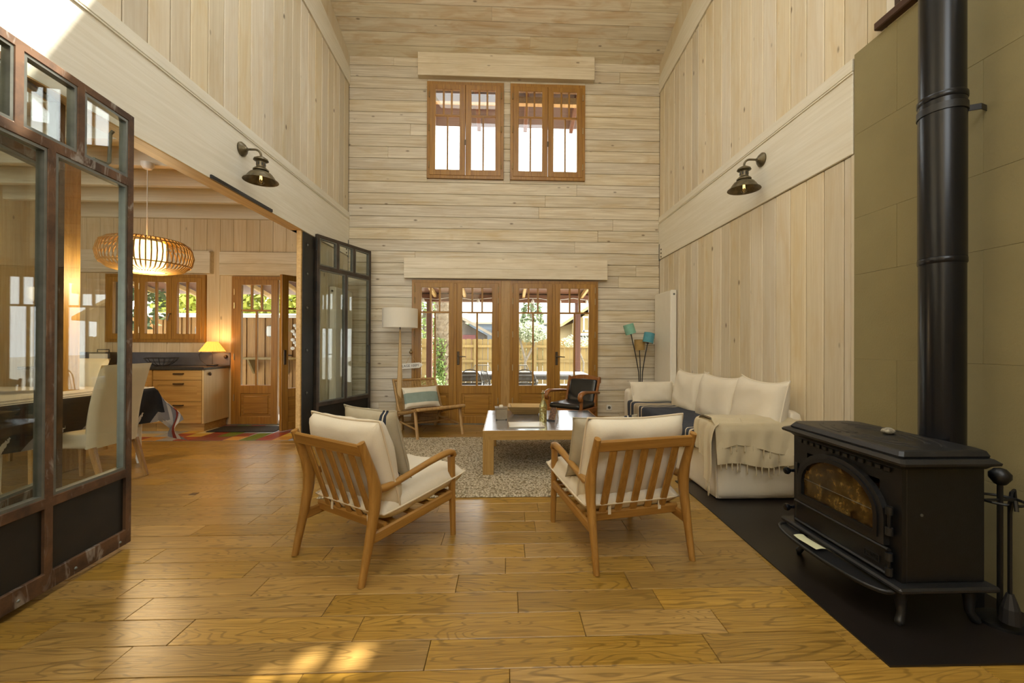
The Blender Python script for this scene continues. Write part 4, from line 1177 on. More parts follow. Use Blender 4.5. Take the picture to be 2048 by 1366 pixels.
M['throw'] = stripes('blue striped cotton throw', 'y', [(-1.0, (.028, .034, .05)), (-.86, CRM), (-.83, BL), (-.78, CRM), (-.755, BL), (.42, CRM), (.455, BL), (.53, CRM), (.56, (.36, .30, .21)), (.70, CRM), (.73, BL), (.84, CRM), (.87, BL), (1.05, BL)])
def throw_pt(u, v):
    y = -.97 + 1.95 * u
    drop = .12 + .06 * math.sin(u * 9) + .05 * u
    s = v * (.56 + drop)
    if s < .54: x, z = .20 - s, .464 + .006 * noise.noise(Vector((y * 5, s * 9, 0))) + .012 * max(0, noise.noise(Vector((y * 3 + s * 4, s * 3, 4))))
    else:
        q = s - .54; a = min(q / .06, 1)
        x = -.34 - .028 * math.sin(a * PI / 2) - .006 * math.sin(y * 22) * min(1, q * 6); z = .464 - .03 * (1 - math.cos(a * PI / 2)) - max(0, q - .045)
    return (x, y + .02 * math.sin(v * 7 + u * 3), z)
o = MB().grid(90, 40, throw_pt).build('striped_throw', M['throw'], None, smooth=80); o.location = (1.975, 4.40, .008)
sl = o.modifiers.new('s', 'SOLIDIFY'); sl.thickness = .006
tag(o, 'dark blue striped throw spread over the sofa seat', 'blanket')
# cream fringed throw over the near arm
t = thing('fringed_throw', 'cream fringed cotton throw draped over the near sofa arm', 'blanket', (1.975, 4.40, .008))
TH = fabric('cream cotton gauze', (.56, .48, .32), (.50, .42, .27))
def arm_path(s):
    """distance along the arm section from the seat side over the top and down the outside"""
    pts = [(-.93, .475), (-.985, .55), (-1.02, .598), (-1.07, .618), (-1.15, .622), (-1.23, .618), (-1.272, .60), (-1.288, .55), (-1.292, .0)]
    for a, b_ in zip(pts, pts[1:]):
        d = math.dist(a, b_)
        if s <= d: f = s / d; return (a[0] * (1 - f) + b_[0] * f, a[1] * (1 - f) + b_[1] * f)
        s -= d
    return pts[-1]
def drape(low, off, x0=-.375, x1=.33, ph=0.0):
    def fn(u, v):
        x = x0 + (x1 - x0) * u
        zl = low(u)
        total = .48 + (.60 - zl) - .05
        y, z = arm_path(v * total)
        hang = max(0.0, min(1.0, (.58 - z) / .25)) if y < -1.2 else 0
        f = math.sin(x * 26 + ph + z * 5) * .5 + math.sin(x * 47 + ph * 2 - z * 9) * .3 + math.sin(x * 11) * .5
        y -= off + .024 * (f + 1.2) * hang
        z += (off if y > -1.25 else 0) + .004 * noise.noise(Vector((x * 12, y * 12, ph)))
        if u < .08: x += -.0
        return (x + .008 * f * hang, y, z)
    return fn
lowA = lambda u: .40 + .045 * math.sin(u * 5 + .5) + .03 * u
lowB = lambda u: .285 + .03 * math.sin(u * 6 + 1) + .05 * u
MB().grid(90, 40, drape(lowB, .006, ph=1.0)).build('under_layer', TH, t, smooth=80)
MB().grid(90, 40, drape(lowA, .014, ph=.2)).build('upper_layer', TH, t, smooth=80)
def front_fn(u, v):
    # piece hanging down over the front corner of the arm
    y = -1.325 + .33 * u
    dz = v * (.42 if u < .45 else .36 - .1 * u)
    tip = .10 * max(0, 1 - abs(u - .22) / .22) * v
    f = math.sin(u * 21) * .5 + math.sin(u * 35 + 1) * .3
    x = -.352 - .03 * math.sin(min(1, v * 4) * PI / 2) - .016 * (f + .8) * min(1, v * 2.5) - .03 * v * (1 - u)
    return (x, y + .015 * math.sin(v * 5), .628 - .018 * (1 - min(1, v * 8)) - dz - tip)
MB().grid(50, 36, front_fn).build('front_fold', TH, t, smooth=80)
def tassel(p, ln, nm='tassel'):
    x, y, z = p
    MB().tube([(x, y, z + .005), (x + rnd.uniform(-.003, .003), y - .002, z - ln * .5), (x + rnd.uniform(-.005, .005), y - .002, z - ln * .9), (x, y - .002, z - ln)], [.004, .0042, .006, .003], 6).build(nm, TH, t, smooth=60)
dA, dB = drape(lowA, .014, ph=.2), drape(lowB, .006, ph=1.0)
for i in range(11): tassel(dA(.06 + .088 * i, 1.0), rnd.uniform(.045, .06))
for i in range(15): tassel(dB(.03 + .066 * i, 1.0), rnd.uniform(.045, .075))
for u in (.12, .22, .30): tassel(front_fn(u, 1.0), rnd.uniform(.06, .09))

# ---- hearth plate, stove, pipe
tag(MB().prism([(1.505, 3.62), (1.500, 3.18), (1.449, 1.508), (2.34, 1.500), (2.34, 3.62)], 0.0, .007).build('hearth_plate', M['hearth']), 'dark steel hearth plate under the stove', 'hearth')
t = thing('wood_stove', 'black cast iron wood stove with arched glass door', 'stove', (1.875, 2.035, .007))
I1, I2 = M['iron'], M['iron2']
b0 = .185
MB().plate(-.33, .33, .19, .69, [(-.225, .225, .345, .60)], 0, .02, lambda u, v, w: (-b0 + w, u, v)).build('front_plate', I1, t)
for s in (-1, 1): MB().box(-b0 + .02, b0, s * .33, s * .305, .19, .69, .004).build('side_plate', I1, t)
MB().box(b0 - .02, b0, -.305, .305, .19, .69).build('back_plate', I1, t)
MB().box(-b0 + .02, b0 - .02, -.305, .305, .19, .33).build('ash_box', I1, t)
MB().box(-b0 + .02, b0 - .02, -.305, .305, .62, .69).build('baffle', I1, t)
MB().box(-.235, .205, -.375, .375, .165, .19, .008).build('base_ledge', I2, t)
# top: cove, ledge, plate
def ring_poly(xa, xb, ya, yb_, c): return [(xa + c * .3, ya), (xb - c * .3, ya), (xb, ya + c), (xb, yb_ - c), (xb - c, yb_), (xa + c, yb_), (xa, yb_ - c), (xa, ya + c * .3)]
def stack(levels, nm, mat):
    vs = []; fs = []
    for (xa, xb, ya, yb_, c, z) in levels: vs += [(u, v, z) for u, v in ring_poly(xa, xb, ya, yb_, c)]
    m = len(levels)
    for i in range(m - 1):
        for k in range(8): fs.append((i * 8 + k, i * 8 + (k + 1) % 8, (i + 1) * 8 + (k + 1) % 8, (i + 1) * 8 + k))
    fs += [tuple(range(7, -1, -1)), tuple((m - 1) * 8 + k for k in range(8))]
    return MB().add(vs, fs).build(nm, mat, t)
stack([(-.19, .19, -.335, .335, .02, .675), (-.205, .195, -.355, .36, .03, .690), (-.235, .205, -.385, .40, .04, .702), (-.238, .206, -.388, .404, .04, .712), (-.215, .200, -.362, .375, .04, .724)], 'top_ledge', I2)
stack([(-.205, .198, -.345, .365, .04, .724), (-.208, .198, -.35, .368, .04, .734), (-.195, .195, -.338, .355, .04, .752), (-.185, .19, -.328, .345, .04, .756)], 'top_plate', I2)
for k, (ra, rb) in enumerate(((.30, .155), (.235, .118), (.165, .080))):
    for lo, hi in ((.12 * PI, .46 * PI), (.54 * PI, .88 * PI), (1.12 * PI, 1.46 * PI), (1.54 * PI, 1.88 * PI)):
        pts = [(rb * math.sin(a) + .0, ra * math.cos(a), .7565) for a in [lo + (hi - lo) * i / 12 for i in range(13)]]
        MB().tube(pts, .011, 6, .22).build('grille_slot', M['black'], t)
for i in range(13):
    y = -.27 + .045 * i
    MB().box(-b0 - .012, -b0, y - .013, y + .013, .648, .668, .002).build('vent_tooth', I2, t)
def arch(hw, z0, zs, zt, n=14):
    pts = [(-hw, z0), (hw, z0)]
    pts += [(hw * math.cos(a), zs + (zt - zs) * math.sin(a)) for a in [PI * i / n for i in range(n + 1)]]
    return pts
def arch_ring(o, i, xa, xb, nm, mat):
    n = len(o); vs = []
    for x in (xa, xb):
        vs += [(x, u, v) for u, v in o]; vs += [(x, u, v) for u, v in i]
    fs = []
    for k in range(n):
        j = (k + 1) % n
        fs += [(k, j, n + j, n + k), (2 * n + k, 3 * n + k, 3 * n + j, 2 * n + j), (k, 2 * n + k, 2 * n + j, j), (n + k, n + j, 3 * n + j, 3 * n + k)]
    return MB().add(vs, fs).build(nm, mat, t)
dr = arch_ring(arch(.272, .325, .44, .640), arch(.232, .365, .445, .605), -b0 - .026, -b0 - .0, 'door', I2)
arch_ring(arch(.246, .350, .443, .618), arch(.226, .372, .446, .598), -b0 - .034, -b0 - .024, 'door_bead', I1).parent = dr
sg, N_, L_, b_ = new_mat('sooty stove glass with painted reflections')
v_ = coords(N_, L_, (17, 17, 17), False)
f_ = noisen(N_, L_, v_, 1.0, 8, .72, .25)
c_ = ramp(N_, L_, f_, [(.32, (.012, .007, .003)), (.48, (.06, .034, .010)), (.57, (.16, .10, .028)), (.68, (.34, .25, .09))])  # soot stain, with reflections and pale log patches put into the colour
L_.new(c_, b_.inputs['Base Color']); b_.inputs['Roughness'].default_value = .12
tr_ = N_.new('ShaderNodeBsdfTransparent'); mx_ = N_.new('ShaderNodeMixShader')
L_.new(ramp(N_, L_, noisen(N_, L_, v_, .7, 3), [(.35, .75), (.7, .95)]), mx_.inputs[0]); L_.new(tr_.outputs[0], mx_.inputs[1]); L_.new(b_.outputs[0], mx_.inputs[2])
L_.new(mx_.outputs[0], N_['Material Output'].inputs[0])
MB().prism(arch(.228, .370, .446, .600), -b0 - .012, -b0 - .016, 'x').build('door_glass', sg, dr)
MB().bar((-b0 - .017, -.20, .455), (-b0 - .017, .225, .455), .002, .003).build('glass_joint', M['bead'], dr)
lg = wood('split firewood', (.42, .28, .12), (.62, .45, .22), 'y', .8)
for (x, y, z, a, ln, r) in ((-.06, .02, .43, .1, .34, .035), (-.02, -.05, .46, -.2, .30, .032), (.03, .05, .42, .0, .36, .04), (-.05, .06, .50, .3, .26, .026)):
    MB().prism([(-r, -r * .7), (r, -r * .6), (r * .4, r * .9), (-r * .6, r * .8)], -ln / 2, ln / 2, 'y', Matrix.Translation((x, y, z)) @ Matrix.Rotation(a, 4, 'Z')).build('log', lg, t)
MB().softbox(-.15, .15, -.28, .28, .325, .385, .025, 8, .02).build('ash_bed', plain('grey ash', (.25, .22, .18), .95, vs=40), t, smooth=60)
# ash door
ad = MB().box(-b0 - .018, -b0, -.285, .285, .205, .312, .004).build('ash_door', I1, t)
for z in (.314, .206): MB().bar((-b0 - .02, -.29, z), (-b0 - .02, .29, z), .018, .014, (0, 0, 1), .003).build('door_rail', I2, ad)
pl = MB().plate(-.245, -.165, .232, .266, [(-.241, -.169, .236, .262)], -.004, 0, lambda u, v, w: (-b0 - .018 + w, u, v)).build('name_plate', I2, ad)
text_obj('GODIN', .022, I2, ad, (-b0 - .0185, -.205, .249), (PI / 2, 0, -PI / 2), .0015)
for z0, z1, par in ((.39, .50, dr), (.215, .30, ad)):
    for zz_ in (z0, z1 - .02):
        MB().tube([(-b0 - .02, -.292, zz_ - .012), (-b0 - .02, -.292, zz_ + .022)], .014, 10).build('hinge', I2, par, smooth=60)
    MB().tube([(-b0 - .02, -.292, z0), (-b0 - .02, -.292, z1)], .007, 8).build('hinge_pin', I1, par)
for z, par in ((.475, dr), (.265, ad)):
    MB().lathe([(.001, 0), (.010, 0), (.008, .03), (.018, .042), (.021, .052), (.018, .062), (.008, .066), (.001, .066)], 16, Matrix.Translation((-b0 - .004, .312, z)) @ Matrix.Rotation(-PI / 2, 4, 'Y')).build('knob', M['enamel'], par, smooth=40)
    MB().bar((-b0 - .008, .30, z - .05), (-b0 - .008, .30, z + .05), .014, .016, (0, 1, 0), .003).build('latch', I2, par)
MB().lathe([(.001, 0), (.006, 0), (.006, .004), (.001, .004)], 10, Matrix.Translation((-.10, -.331, .48)) @ Matrix.Rotation(PI / 2, 4, 'X')).build('side_screw', M['bead'], t)
# ash tray lip in front
lip = [(-.225, -.335), (-.225, .345)] + [(-.225 - .105 * math.sin(a) ** .7, .345 - .68 * (1 - math.cos(a)) / 2) for a in [PI * i / 18 for i in range(1, 18)]]
MB().prism(lip, .146, .156).build('ash_lip', I2, t)
MB().tube([(u, v, .158) for u, v in lip[1:] + [lip[0]]], .008, 8).build('lip_rim', I2, t, smooth=60)
for sx in (-1, 1):
    for sy in (-1, 1):
        x, y = sx * .15, sy * .29
        MB().tube([(x, y, .17), (x + sx * .006, y + sy * .004, .10), (x + sx * .004, y + sy * .006, .045), (x + sx * .022, y + sy * .016, .012), (x + sx * .034, y + sy * .02, .008)], [.030, .022, .016, .018, .012], 8).build('leg', I2, t, smooth=60)
t = thing('stove_pipe', 'thick black stove pipe rising beside the plaster wall', 'pipe', (2.14, 1.955, .007))
prev = 0
for z0, z1, r in ((0.50, 1.63, .086), (1.63, 2.42, .0885), (2.42, 4.2, .086), (4.2, 6.95, .0865)):
    MB().lathe([(r, z0), (r, z1 - .004), (r * .995, z1)], 40, None, True).build('pipe_section', M['enamel'], t, smooth=40)
    if z1 < 5: MB().lathe([(r + .001, z1 - .03), (r + .004, z1 - .025), (r + .004, z1 - .005), (r + .001, z1)], 40, None, False).build('joint_ring', M['enamel'], t, smooth=40)
MB().tube([(-.10, 0, .54), (-.14, 0, .54)], .095, 24).build('flue_elbow', M['enamel'], t, smooth=40)
MB().lathe([(.089, 2.33), (.093, 2.33), (.093, 2.365), (.089, 2.365), (.089, 2.33)], 40, None, False).build('clamp', M['iron'], t, smooth=40)
MB().bar((.09, -.04, 2.35), (.13, -.06, 2.35), .004, .03, (0, 0, 1), .001).build('bracket', M['iron'], t)
MB().bar((.13, -.06, 2.35), (.205, -.02, 2.365), .004, .03, (0, 0, 1), .001).build('bracket', M['iron'], t)
MB().box(.0, .012, -.30, -.285, -.0, .001).build('floor_ring', M['iron'], t) if False else None
# paper and shell
t = thing('note_paper', 'pale folded paper lying on the stove ash lip', 'paper', (1.598, 2.12, .176), .08)
MB().grid(6, 6, lambda u, v: (-.028 + .056 * u, -.075 + .15 * v, .003 * math.sin(u * PI) + .006 * (v > .9) * (v - .9) * 10)).build('sheet', plain('pale yellow paper', (.66, .66, .42), .8, var=.04), t)
sh = MB().lathe([(.001, 0), (.022, .004), (.028, .014), (.024, .026), (.012, .034), (.001, .037)], 12).build('shell', plain('grey speckled stone', (.42, .38, .28), .8, var=.4, vs=80), None, smooth=60)
sh.location = (1.93, 2.02, .764); sh.scale = (1.2, .9, .9); tag(sh, 'small pale shell lying on top of the stove', 'shell')
# fire tools
t = thing('fireside_tools', 'black iron fireside tool set standing behind the stove', 'tool set', (2.165, 1.735, .007))
MB().lathe([(.001, 0), (.09, 0), (.09, .012), (.02, .02), (.001, .02)], 20).build('base', I1, t, smooth=40)
MB().tube([(0, 0, .015), (0, 0, .60)], .010, 8).build('pole', I1, t)
MB().lathe([(.001, .59), (.02, .60), (.036, .625), (.036, .645), (.02, .665), (.001, .67)], 14).build('knob', I1, t, smooth=60)
MB().tube([(.075 * math.cos(a), .075 * math.sin(a), .53) for a in [2 * PI * i / 16 for i in range(16)]], .006, 6, closed=True).build('ring', I1, t)
MB().tube([(-.075, 0, .53), (.075, 0, .53)], .006, 6).build('cross_bar', I1, t)
for k, (a, nm) in enumerate(((0.3, 'poker'), (2.4, 'shovel'), (4.2, 'brush'))):
    x, y = .075 * math.cos(a), .075 * math.sin(a)
    o = MB().tube([(x, y, .08), (x, y, .50), (x * 1.2, y * 1.2, .55), (x * 1.5, y * 1.5, .56), (x * 1.6, y * 1.6, .52)], .007, 6).build(nm, I1, t)
    if nm == 'shovel': MB().box(x - .04, x + .04, y - .008, y + .012, .03, .13, .004).build('shovel_blade', I1, o)
    if nm == 'brush': MB().lathe([(.012, .16), (.03, .10), (.034, .04), (.001, .04)], 12, Matrix.Translation((x, y, 0))).build('bristles', M['black'], o)
# floor socket plate
tag(MB().box(-2.50, -2.45, 3.385, 3.435, -.001, .003, .001).build('floor_socket', M['handle']), 'small dark floor socket plate let into the planks', 'socket')

# ================================================================== KITCHEN
PK = M['pine_k']
def front(parent, x0, x1, y, z0, z1, nm, shaker=True, handle=True, hz=None):
    if shaker:
        f = MB().plate(x0, x1, z0, z1, [(x0 + .06, x1 - .06, z0 + .06, z1 - .06)], -.02, 0, lambda u, v, w: (u, y + w, v)).build(nm, PK, parent)
        MB().box(x0 + .06, x1 - .06, y - .012, y - .002, z0 + .06, z1 - .06).build('panel', PK, f)
    else: f = MB().box(x0, x1, y - .02, y, z0, z1, .003).build(nm, PK, parent)
    if handle:
        xm = (x0 + x1) / 2 + .02; hz = hz or z1 - .045
        MB().tube([(xm - .06, y - .02, hz), (xm - .06, y - .04, hz), (xm + .06, y - .04, hz), (xm + .06, y - .02, hz)], .009, 6).build('handle', M['handle'], f)
    return f
t = thing('drawer_cabinet', 'pine kitchen cabinet with three drawers beside the garden door', 'cabinet', (0, 0, 0))
MB().box(-4.73, -4.085, 5.78, YB - .01, .11, .835, .002).build('body', PK, t)
MB().box(-4.085, -4.062, 5.76, YB - .01, .11, .838, .003).build('side_panel', wood('pale maple panel', (.62, .46, .22), (.70, .55, .29), 'z', .4), t)
MB().box(-4.73, -4.10, 5.83, YB - .01, 0, .11).build('plinth', PK, t)
front(t, -4.725, -4.09, 5.78, .70, .83, 'drawer', False)
front(t, -4.725, -4.09, 5.78, .41, .695, 'drawer')
front(t, -4.725, -4.09, 5.78, .12, .405, 'drawer')
MB().lathe([(.001, 0), (.022, 0), (.022, .02), (.012, .028), (.001, .028)], 14, Matrix.Translation((-4.062, 5.86, .775)) @ Matrix.Rotation(PI / 2, 4, 'Y')).build('knob', M['handle'], t, smooth=40)
for i, (x0, x1, lab) in enumerate(((-5.38, -4.735, 'pine kitchen cabinet with one door next to the drawers'), (-6.03, -5.385, 'pine kitchen cabinet under the radio'))):
    t = thing('base_cabinet', lab, 'cabinet')
    MB().box(x0, x1, 5.78, YB - .01, .11, .835, .002).build('body', PK, t)
    MB().box(x0, x1, 5.83, YB - .01, 0, .11).build('plinth', PK, t)
    front(t, x0 + .005, x1 - .005, 5.78, .12, .83, 'cabinet_door', True, True, .76)
tag(MB().box(-6.45, -4.045, 5.74, YB - .008, .838, .874, .004).build('worktop', M['counter']), 'dark stone worktop over the kitchen cabinets', 'worktop')
tag(MB().box(-6.45, -4.045, YB - .02, YB - .004, .874, 1.06, .003).build('backsplash', M['splash']), 'slate grey backsplash above the worktop', 'backsplash')
# table lamp with pleated shade
t = thing('table_lamp', 'small lit table lamp with orange pleated shade on the worktop', 'lamp', (-4.17, 6.08, .875))
MB().softbox(-.055, .055, -.055, .055, 0, .022, .01, 4).build('base', M['black'], t, smooth=50)
MB().tube([(0, 0, .02), (0, 0, .24)], .006, 8).build('stem', M['handle'], t)
n = 48; vs = []; fs = []
for (r, z) in ((.155, .205), (.065, .345)):
    for k in range(n):
        a = 2 * PI * k / n; rr = r * (1 + (.025 if k % 2 else -.025)); vs.append((rr * math.cos(a), rr * math.sin(a), z))
for k in range(n): fs.append((k, (k + 1) % n, n + (k + 1) % n, n + k))
MB().add(vs, fs).build('lamp_shade', glow('lit orange pleated shade', (1, .42, .06), .9, (.75, .38, .08)), t)
MB().lathe([(.001, .24), (.02, .25), (.028, .28), (.02, .30), (.001, .31)], 12).build('bulb', glow('warm bulb', (1, .7, .35), 12, (1, .9, .7)), t, smooth=60)
pl_ = bpy.data.lights.new('table_lamp_light', 'POINT'); pl_.energy = 4; pl_.color = (1, .62, .25); pl_.shadow_soft_size = .04
po = bpy.data.objects.new('table_lamp_light', pl_); COL.objects.link(po); po.parent = t; po.location = (0, 0, .33)
t2 = thing('wall_outlet', 'grey wall outlet above the worktop with a black plug', 'outlet', (-4.41, YB, 1.12))
MB().box(-.04, .04, -.012, 0, -.04, .04, .003).build('cover', M['splash'], t2)
MB().box(-.02, .02, -.035, -.012, -.02, .02, .004).build('plug', M['black'], t2)
tag(MB().tube([(-4.41, YB - .035, 1.11), (-4.46, YB - .06, 1.03), (-4.43, YB - .07, .95), (-4.33, YB - .10, .89), (-4.23, 6.10, .882)], .004, 6).build('lamp_cord', M['black']), 'black cord from the wall plug to the small table lamp', 'cord')
t = thing('gas_tap', 'dark round tap knob on the backsplash beside the door', 'knob', (-4.10, YB - .02, 1.0))
MB().lathe([(.001, 0), (.028, 0), (.028, .012), (.016, .03), (.001, .032)], 14, Matrix.Rotation(PI / 2, 4, 'X')).build('knob_body', M['handle'], t, smooth=40)
# wire bowl
t = thing('wire_basket', 'black wire fruit bowl on the worktop', 'bowl', (-4.83, 6.03, .876))
for (r, z, w) in ((.19, .11, .004), (.15, .055, .003), (.07, .004, .004)):
    MB().tube([(r * math.cos(a), r * math.sin(a), z) for a in [2 * PI * i / 28 for i in range(28)]], w, 5, closed=True).build('ring', M['black'], t)
for k in range(18):
    a = 2 * PI * k / 18
    MB().tube([(r * math.cos(a), r * math.sin(a), z) for r, z in ((.07, .004), (.125, .03), (.165, .07), (.19, .11))], .0025, 5).build('wire', M['black'], t)
# radio / toaster
t = thing('toaster', 'small cream and black retro toaster on the worktop', 'toaster', (-5.64, 6.05, .875), .15)
MB().softbox(-.13, .13, -.08, .08, .01, .19, .03, 5).build('body', M['black'], t, smooth=50)
MB().box(-.11, .11, -.086, -.078, .03, .17, .004).build('front_panel', M['shade'], t)
for x in (-.06, .06): MB().lathe([(.001, 0), (.022, 0), (.018, .016), (.001, .016)], 12, Matrix.Translation((x, -.086, .07)) @ Matrix.Rotation(PI / 2, 4, 'X')).build('dial', M['black'], t, smooth=40)
MB().tube([(-.07, 0, .185), (-.07, 0, .225), (.07, 0, .225), (.07, 0, .185)], .008, 6).build('carry_handle', M['black'], t)

# pendant
t = thing('pendant_lamp', 'lit round rattan pendant lamp hanging over the dining table', 'lamp', (-3.68, 4.40, 0))
MB().lathe([(.001, 3.05), (.055, 3.05), (.055, 3.02), (.035, 2.985), (.001, 2.98)], 20).build('ceiling_rose', M['white'], t, smooth=40)
MB().tube([(0, 0, 2.99), (0, 0, 2.25)], .004, 6).build('cord', M['white'], t)
RT = plain('honey rattan cane', (.50, .27, .06), .5, var=.2, vs=30)
prof = [(.13, 2.255), (.22, 2.262), (.31, 2.24), (.365, 2.18), (.382, 2.10), (.365, 2.02), (.30, 1.955), (.20, 1.93), (.165, 1.925)]
for k in range(56):
    a = 2 * PI * k / 56
    MB().tube([(r * math.cos(a), r * math.sin(a), z) for r, z in prof], .0065, 5).build('cane_rib', RT, t, smooth=60)
for r, z in ((.352, 2.21), (.356, 2.00), (.165, 1.925), (.13, 2.257)):
    MB().tube([(r * math.cos(a), r * math.sin(a), z) for a in [2 * PI * i / 40 for i in range(40)]], .006, 5, closed=True).build('cane_ring', RT, t, smooth=60)
MB().lathe([(.15, 1.935), (.15, 2.23)], 30, None, False).build('inner_shade', glow('lit inner lampshade', (1, .62, .2), 3.0, (.8, .6, .3)), t, smooth=60)
MB().lathe([(.001, 1.932), (.148, 1.932)], 30, None, False).build('diffuser', glow('lit diffuser', (1, .66, .25), 3.0, (.8, .6, .3)), t)
pl_ = bpy.data.lights.new('pendant_light', 'POINT'); pl_.energy = 22; pl_.color = (1, .74, .42); pl_.shadow_soft_size = .12
po = bpy.data.objects.new('pendant_light', pl_); COL.objects.link(po); po.parent = t; po.location = (0, 0, 1.80)

# dining table with cloth and chair
t = thing('dining_table', 'dining table on slim cream turned legs', 'table', (-4.45, 3.72, 0))
for sx in (-1, 1):
    for sy in (-1, 1):
        MB().lathe([(.001, 0), (.014, 0), (.018, .02), (.024, .05), (.020, .09), (.026, .10), (.020, .12), (.020, .14), (.030, .60), (.034, .64), (.034, .72), (.001, .72)], 14, Matrix.Translation((sx * .79, sy * .58, 0))).build('leg', M['white'], t, smooth=50)
MB().box(-.85, .85, -.66, .66, .72, .745, .004).build('tabletop', M['white'], t)
WHT = (.62, .60, .58); NVY = (.03, .032, .04); RED = (.26, .05, .035); GRY = (.26, .26, .29)
M['cloth'] = stripes('striped table linen', 'x', [(-1.2, WHT), (.62, NVY), (.645, WHT), (.665, NVY), (.685, WHT), (.71, NVY), (.725, WHT), (.80, NVY), (.815, WHT), (.83, NVY), (.845, WHT), (.86, NVY), (.895, GRY), (.915, WHT), (.935, GRY), (.965, RED), (.99, WHT), (1.01, GRY), (1.2, GRY)], scale=1)
def cloth_pt(u, v):
    x = -.85 - .18 + 2.24 * u; y = -.66 - .18 + 1.78 * v
    ox = max(0, abs(x) - .86); oy = max(0, abs(y) - .67)
    d = math.hypot(ox, oy)
    z = .752
    if d > 0:
        sx, sy = math.copysign(1, x), math.copysign(1, y)
        z = .752 - d * (1.0 + .35 * (ox > 0 and oy > 0))
        bulge = .02 + .035 * math.sin(x * 13 + y * 17) * d / .18
        if ox > 0: x = sx * (.86 + bulge * .5 + (.55 * oy if oy > 0 else 0) + ox * .06)
        if oy > 0: y = sy * (.67 + bulge + (.20 * ox if ox > 0 else 0) + oy * .35)
    return (x, y, z)
o = MB().grid(90, 80, cloth_pt).build('tablecloth', M['cloth'], None, smooth=80); o.location = (-4.45, 3.72, 0)
tag(o, 'striped white, red and black cloth draped over the dining table', 'tablecloth')
t = thing('dining_chair', 'cream upholstered dining chair at the end of the table', 'chair', (-3.54, 3.70, 0), 0)
# faces towards -x
CP = M['cream_p']
def slab_pt(u, v, side):
    z = .34 + .68 * v; y = (-.225 + .45 * u) * (1 + .06 * v)
    lean = .17 + .02 * v + .11 * v ** 2.2
    return (lean + (.045 if side > 0 else -.045) * (1 - .25 * v) * (1 - abs(2 * u - 1) ** 8) ** .3 * (1 - v ** 14) ** .4, y, z)
mb = MB(); nu, nv = 16, 20
mb.grid(nu, nv, lambda u, v: slab_pt(u, v, 1)); mb.grid(nu, nv, lambda u, v: slab_pt(u, v, -1))
mb.build('backrest', CP, t, smooth=70)
MB().softbox(-.30, .20, -.225, .225, .34, .47, .035, 8, .003).build('seat', CP, t, smooth=60)
for sx, sy in ((-1, -1), (-1, 1), (1, -1), (1, 1)):
    x = -.27 if sx < 0 else .19
    MB().bar((x + (.10 if sx > 0 else 0), sy * .2, 0), (x, sy * .195, .345), .034, .034, (0, 1, 0), .004, .046, .046).build('leg', M['teak'], t, loc=(x, sy * .2, .17))
t2 = copy_tree(t); t2.location = (-4.75, 4.62, 0); t2.rotation_euler = (0, 0, PI / 2 - .2)
t2['label'] = 'cream upholstered dining chair on the far side of the table'
# door mat and kitchen radiator
dm_ = MB().softbox(-4.02, -3.12, 5.74, 6.12, 0, .012, .006, 6).build('door_mat', plain('dark coir mat', (.03, .027, .022), .95, vs=60, bump=.5, bs=300)); tag(dm_, 'dark doormat on the tiles in front of the garden door', 'mat')
t = thing('kitchen_radiator', 'white radiator with valve behind the open garden door', 'radiator', (-2.62, 5.95, .1))
MB().box(-.05, .0, -.25, .25, 0, .85, .006).build('body', M['white'], t)
MB().tube([(-.03, -.25, .80), (-.03, -.33, .80)], .018, 10).build('valve', M['bead'], t, smooth=50)
MB().tube([(-.03, -.30, .80), (-.10, -.36, .74)], .022, 10).build('thermostat', M['white'], t, smooth=50)
MB().tube([(-.03, -.2, 0), (-.03, -.2, -.1)], .01, 8).build('pipe', M['white'], t)

# ================================================================== OUTSIDE
GZ = -.14
tag(MB().box(-30, 30, YB + .2, 60, GZ - .1, GZ).build('ground', plain('pale concrete terrace', (.42, .40, .36), .9, var=.08, vs=2)), 'pale concrete terrace outside the doors', None, None, S)
BR = wood('red brown stained soffit', (.13, .045, .016), (.20, .075, .028), 'x', .6)
BRx = wood('red brown stained timber', (.10, .035, .016), (.16, .06, .026), 'z', .6)
# terrace roof
tr = tag(MB().prism([(YB + .22, 2.72), (9.35, 2.30), (9.35, 2.36), (YB + .22, 2.78)], -2.4, 2.6, 'x').build('terrace_roof', BR), 'red brown boarded terrace roof outside the doors', None, None, S)
for i in range(8):
    x = -2.2 + .65 * i
    MB().bar((x, YB + .25, 2.66), (x, 9.3, 2.255), .06, .09, (0, 0, 1), .004).build('rafter', M['raw'], tr)
MB().box(-2.4, 2.6, 9.20, 9.34, 2.13, 2.30, .006).build('front_beam', BR, tr)
for x in (-1.68, 1.62):
    MB().box(x - .06, x + .06, 9.21, 9.33, GZ, 2.14, .006).build('post', BRx, tr)
# main eaves above the upper windows
ev = tag(MB().prism([(YB + .2, 5.62), (7.7, 5.22), (7.7, 5.28), (YB + .2, 5.68)], -3, 3, 'x').build('eaves', wood('violet brown soffit', (.12, .075, .06), (.17, .11, .09), 'x', .7)), 'boarded roof overhang outside the upper windows', None, None, S)
for i in range(6):
    x = -2.2 + .85 * i
    MB().bar((x, YB + .21, 5.56), (x, 7.68, 5.17), .07, .10, (0, 0, 1), .004).build('rafter', BR, ev)
MB().box(-3, 3, 6.95, 7.05, 5.25, 5.36).build('purlin', M['raw'], ev)
# kitchen side overhang
kr = tag(MB().prism([(YB + .22, 2.60), (8.5, 2.17), (8.5, 2.23), (YB + .22, 2.66)], -8, -2.42, 'x').build('kitchen_eaves', BR), 'low boarded overhang outside the kitchen', None, None, S)
for i in range(8):
    x = -7.4 + .68 * i
    MB().bar((x, YB + .25, 2.54), (x, 8.48, 2.12), .06, .08, (0, 0, 1), .004).build('rafter', M['raw'], kr)
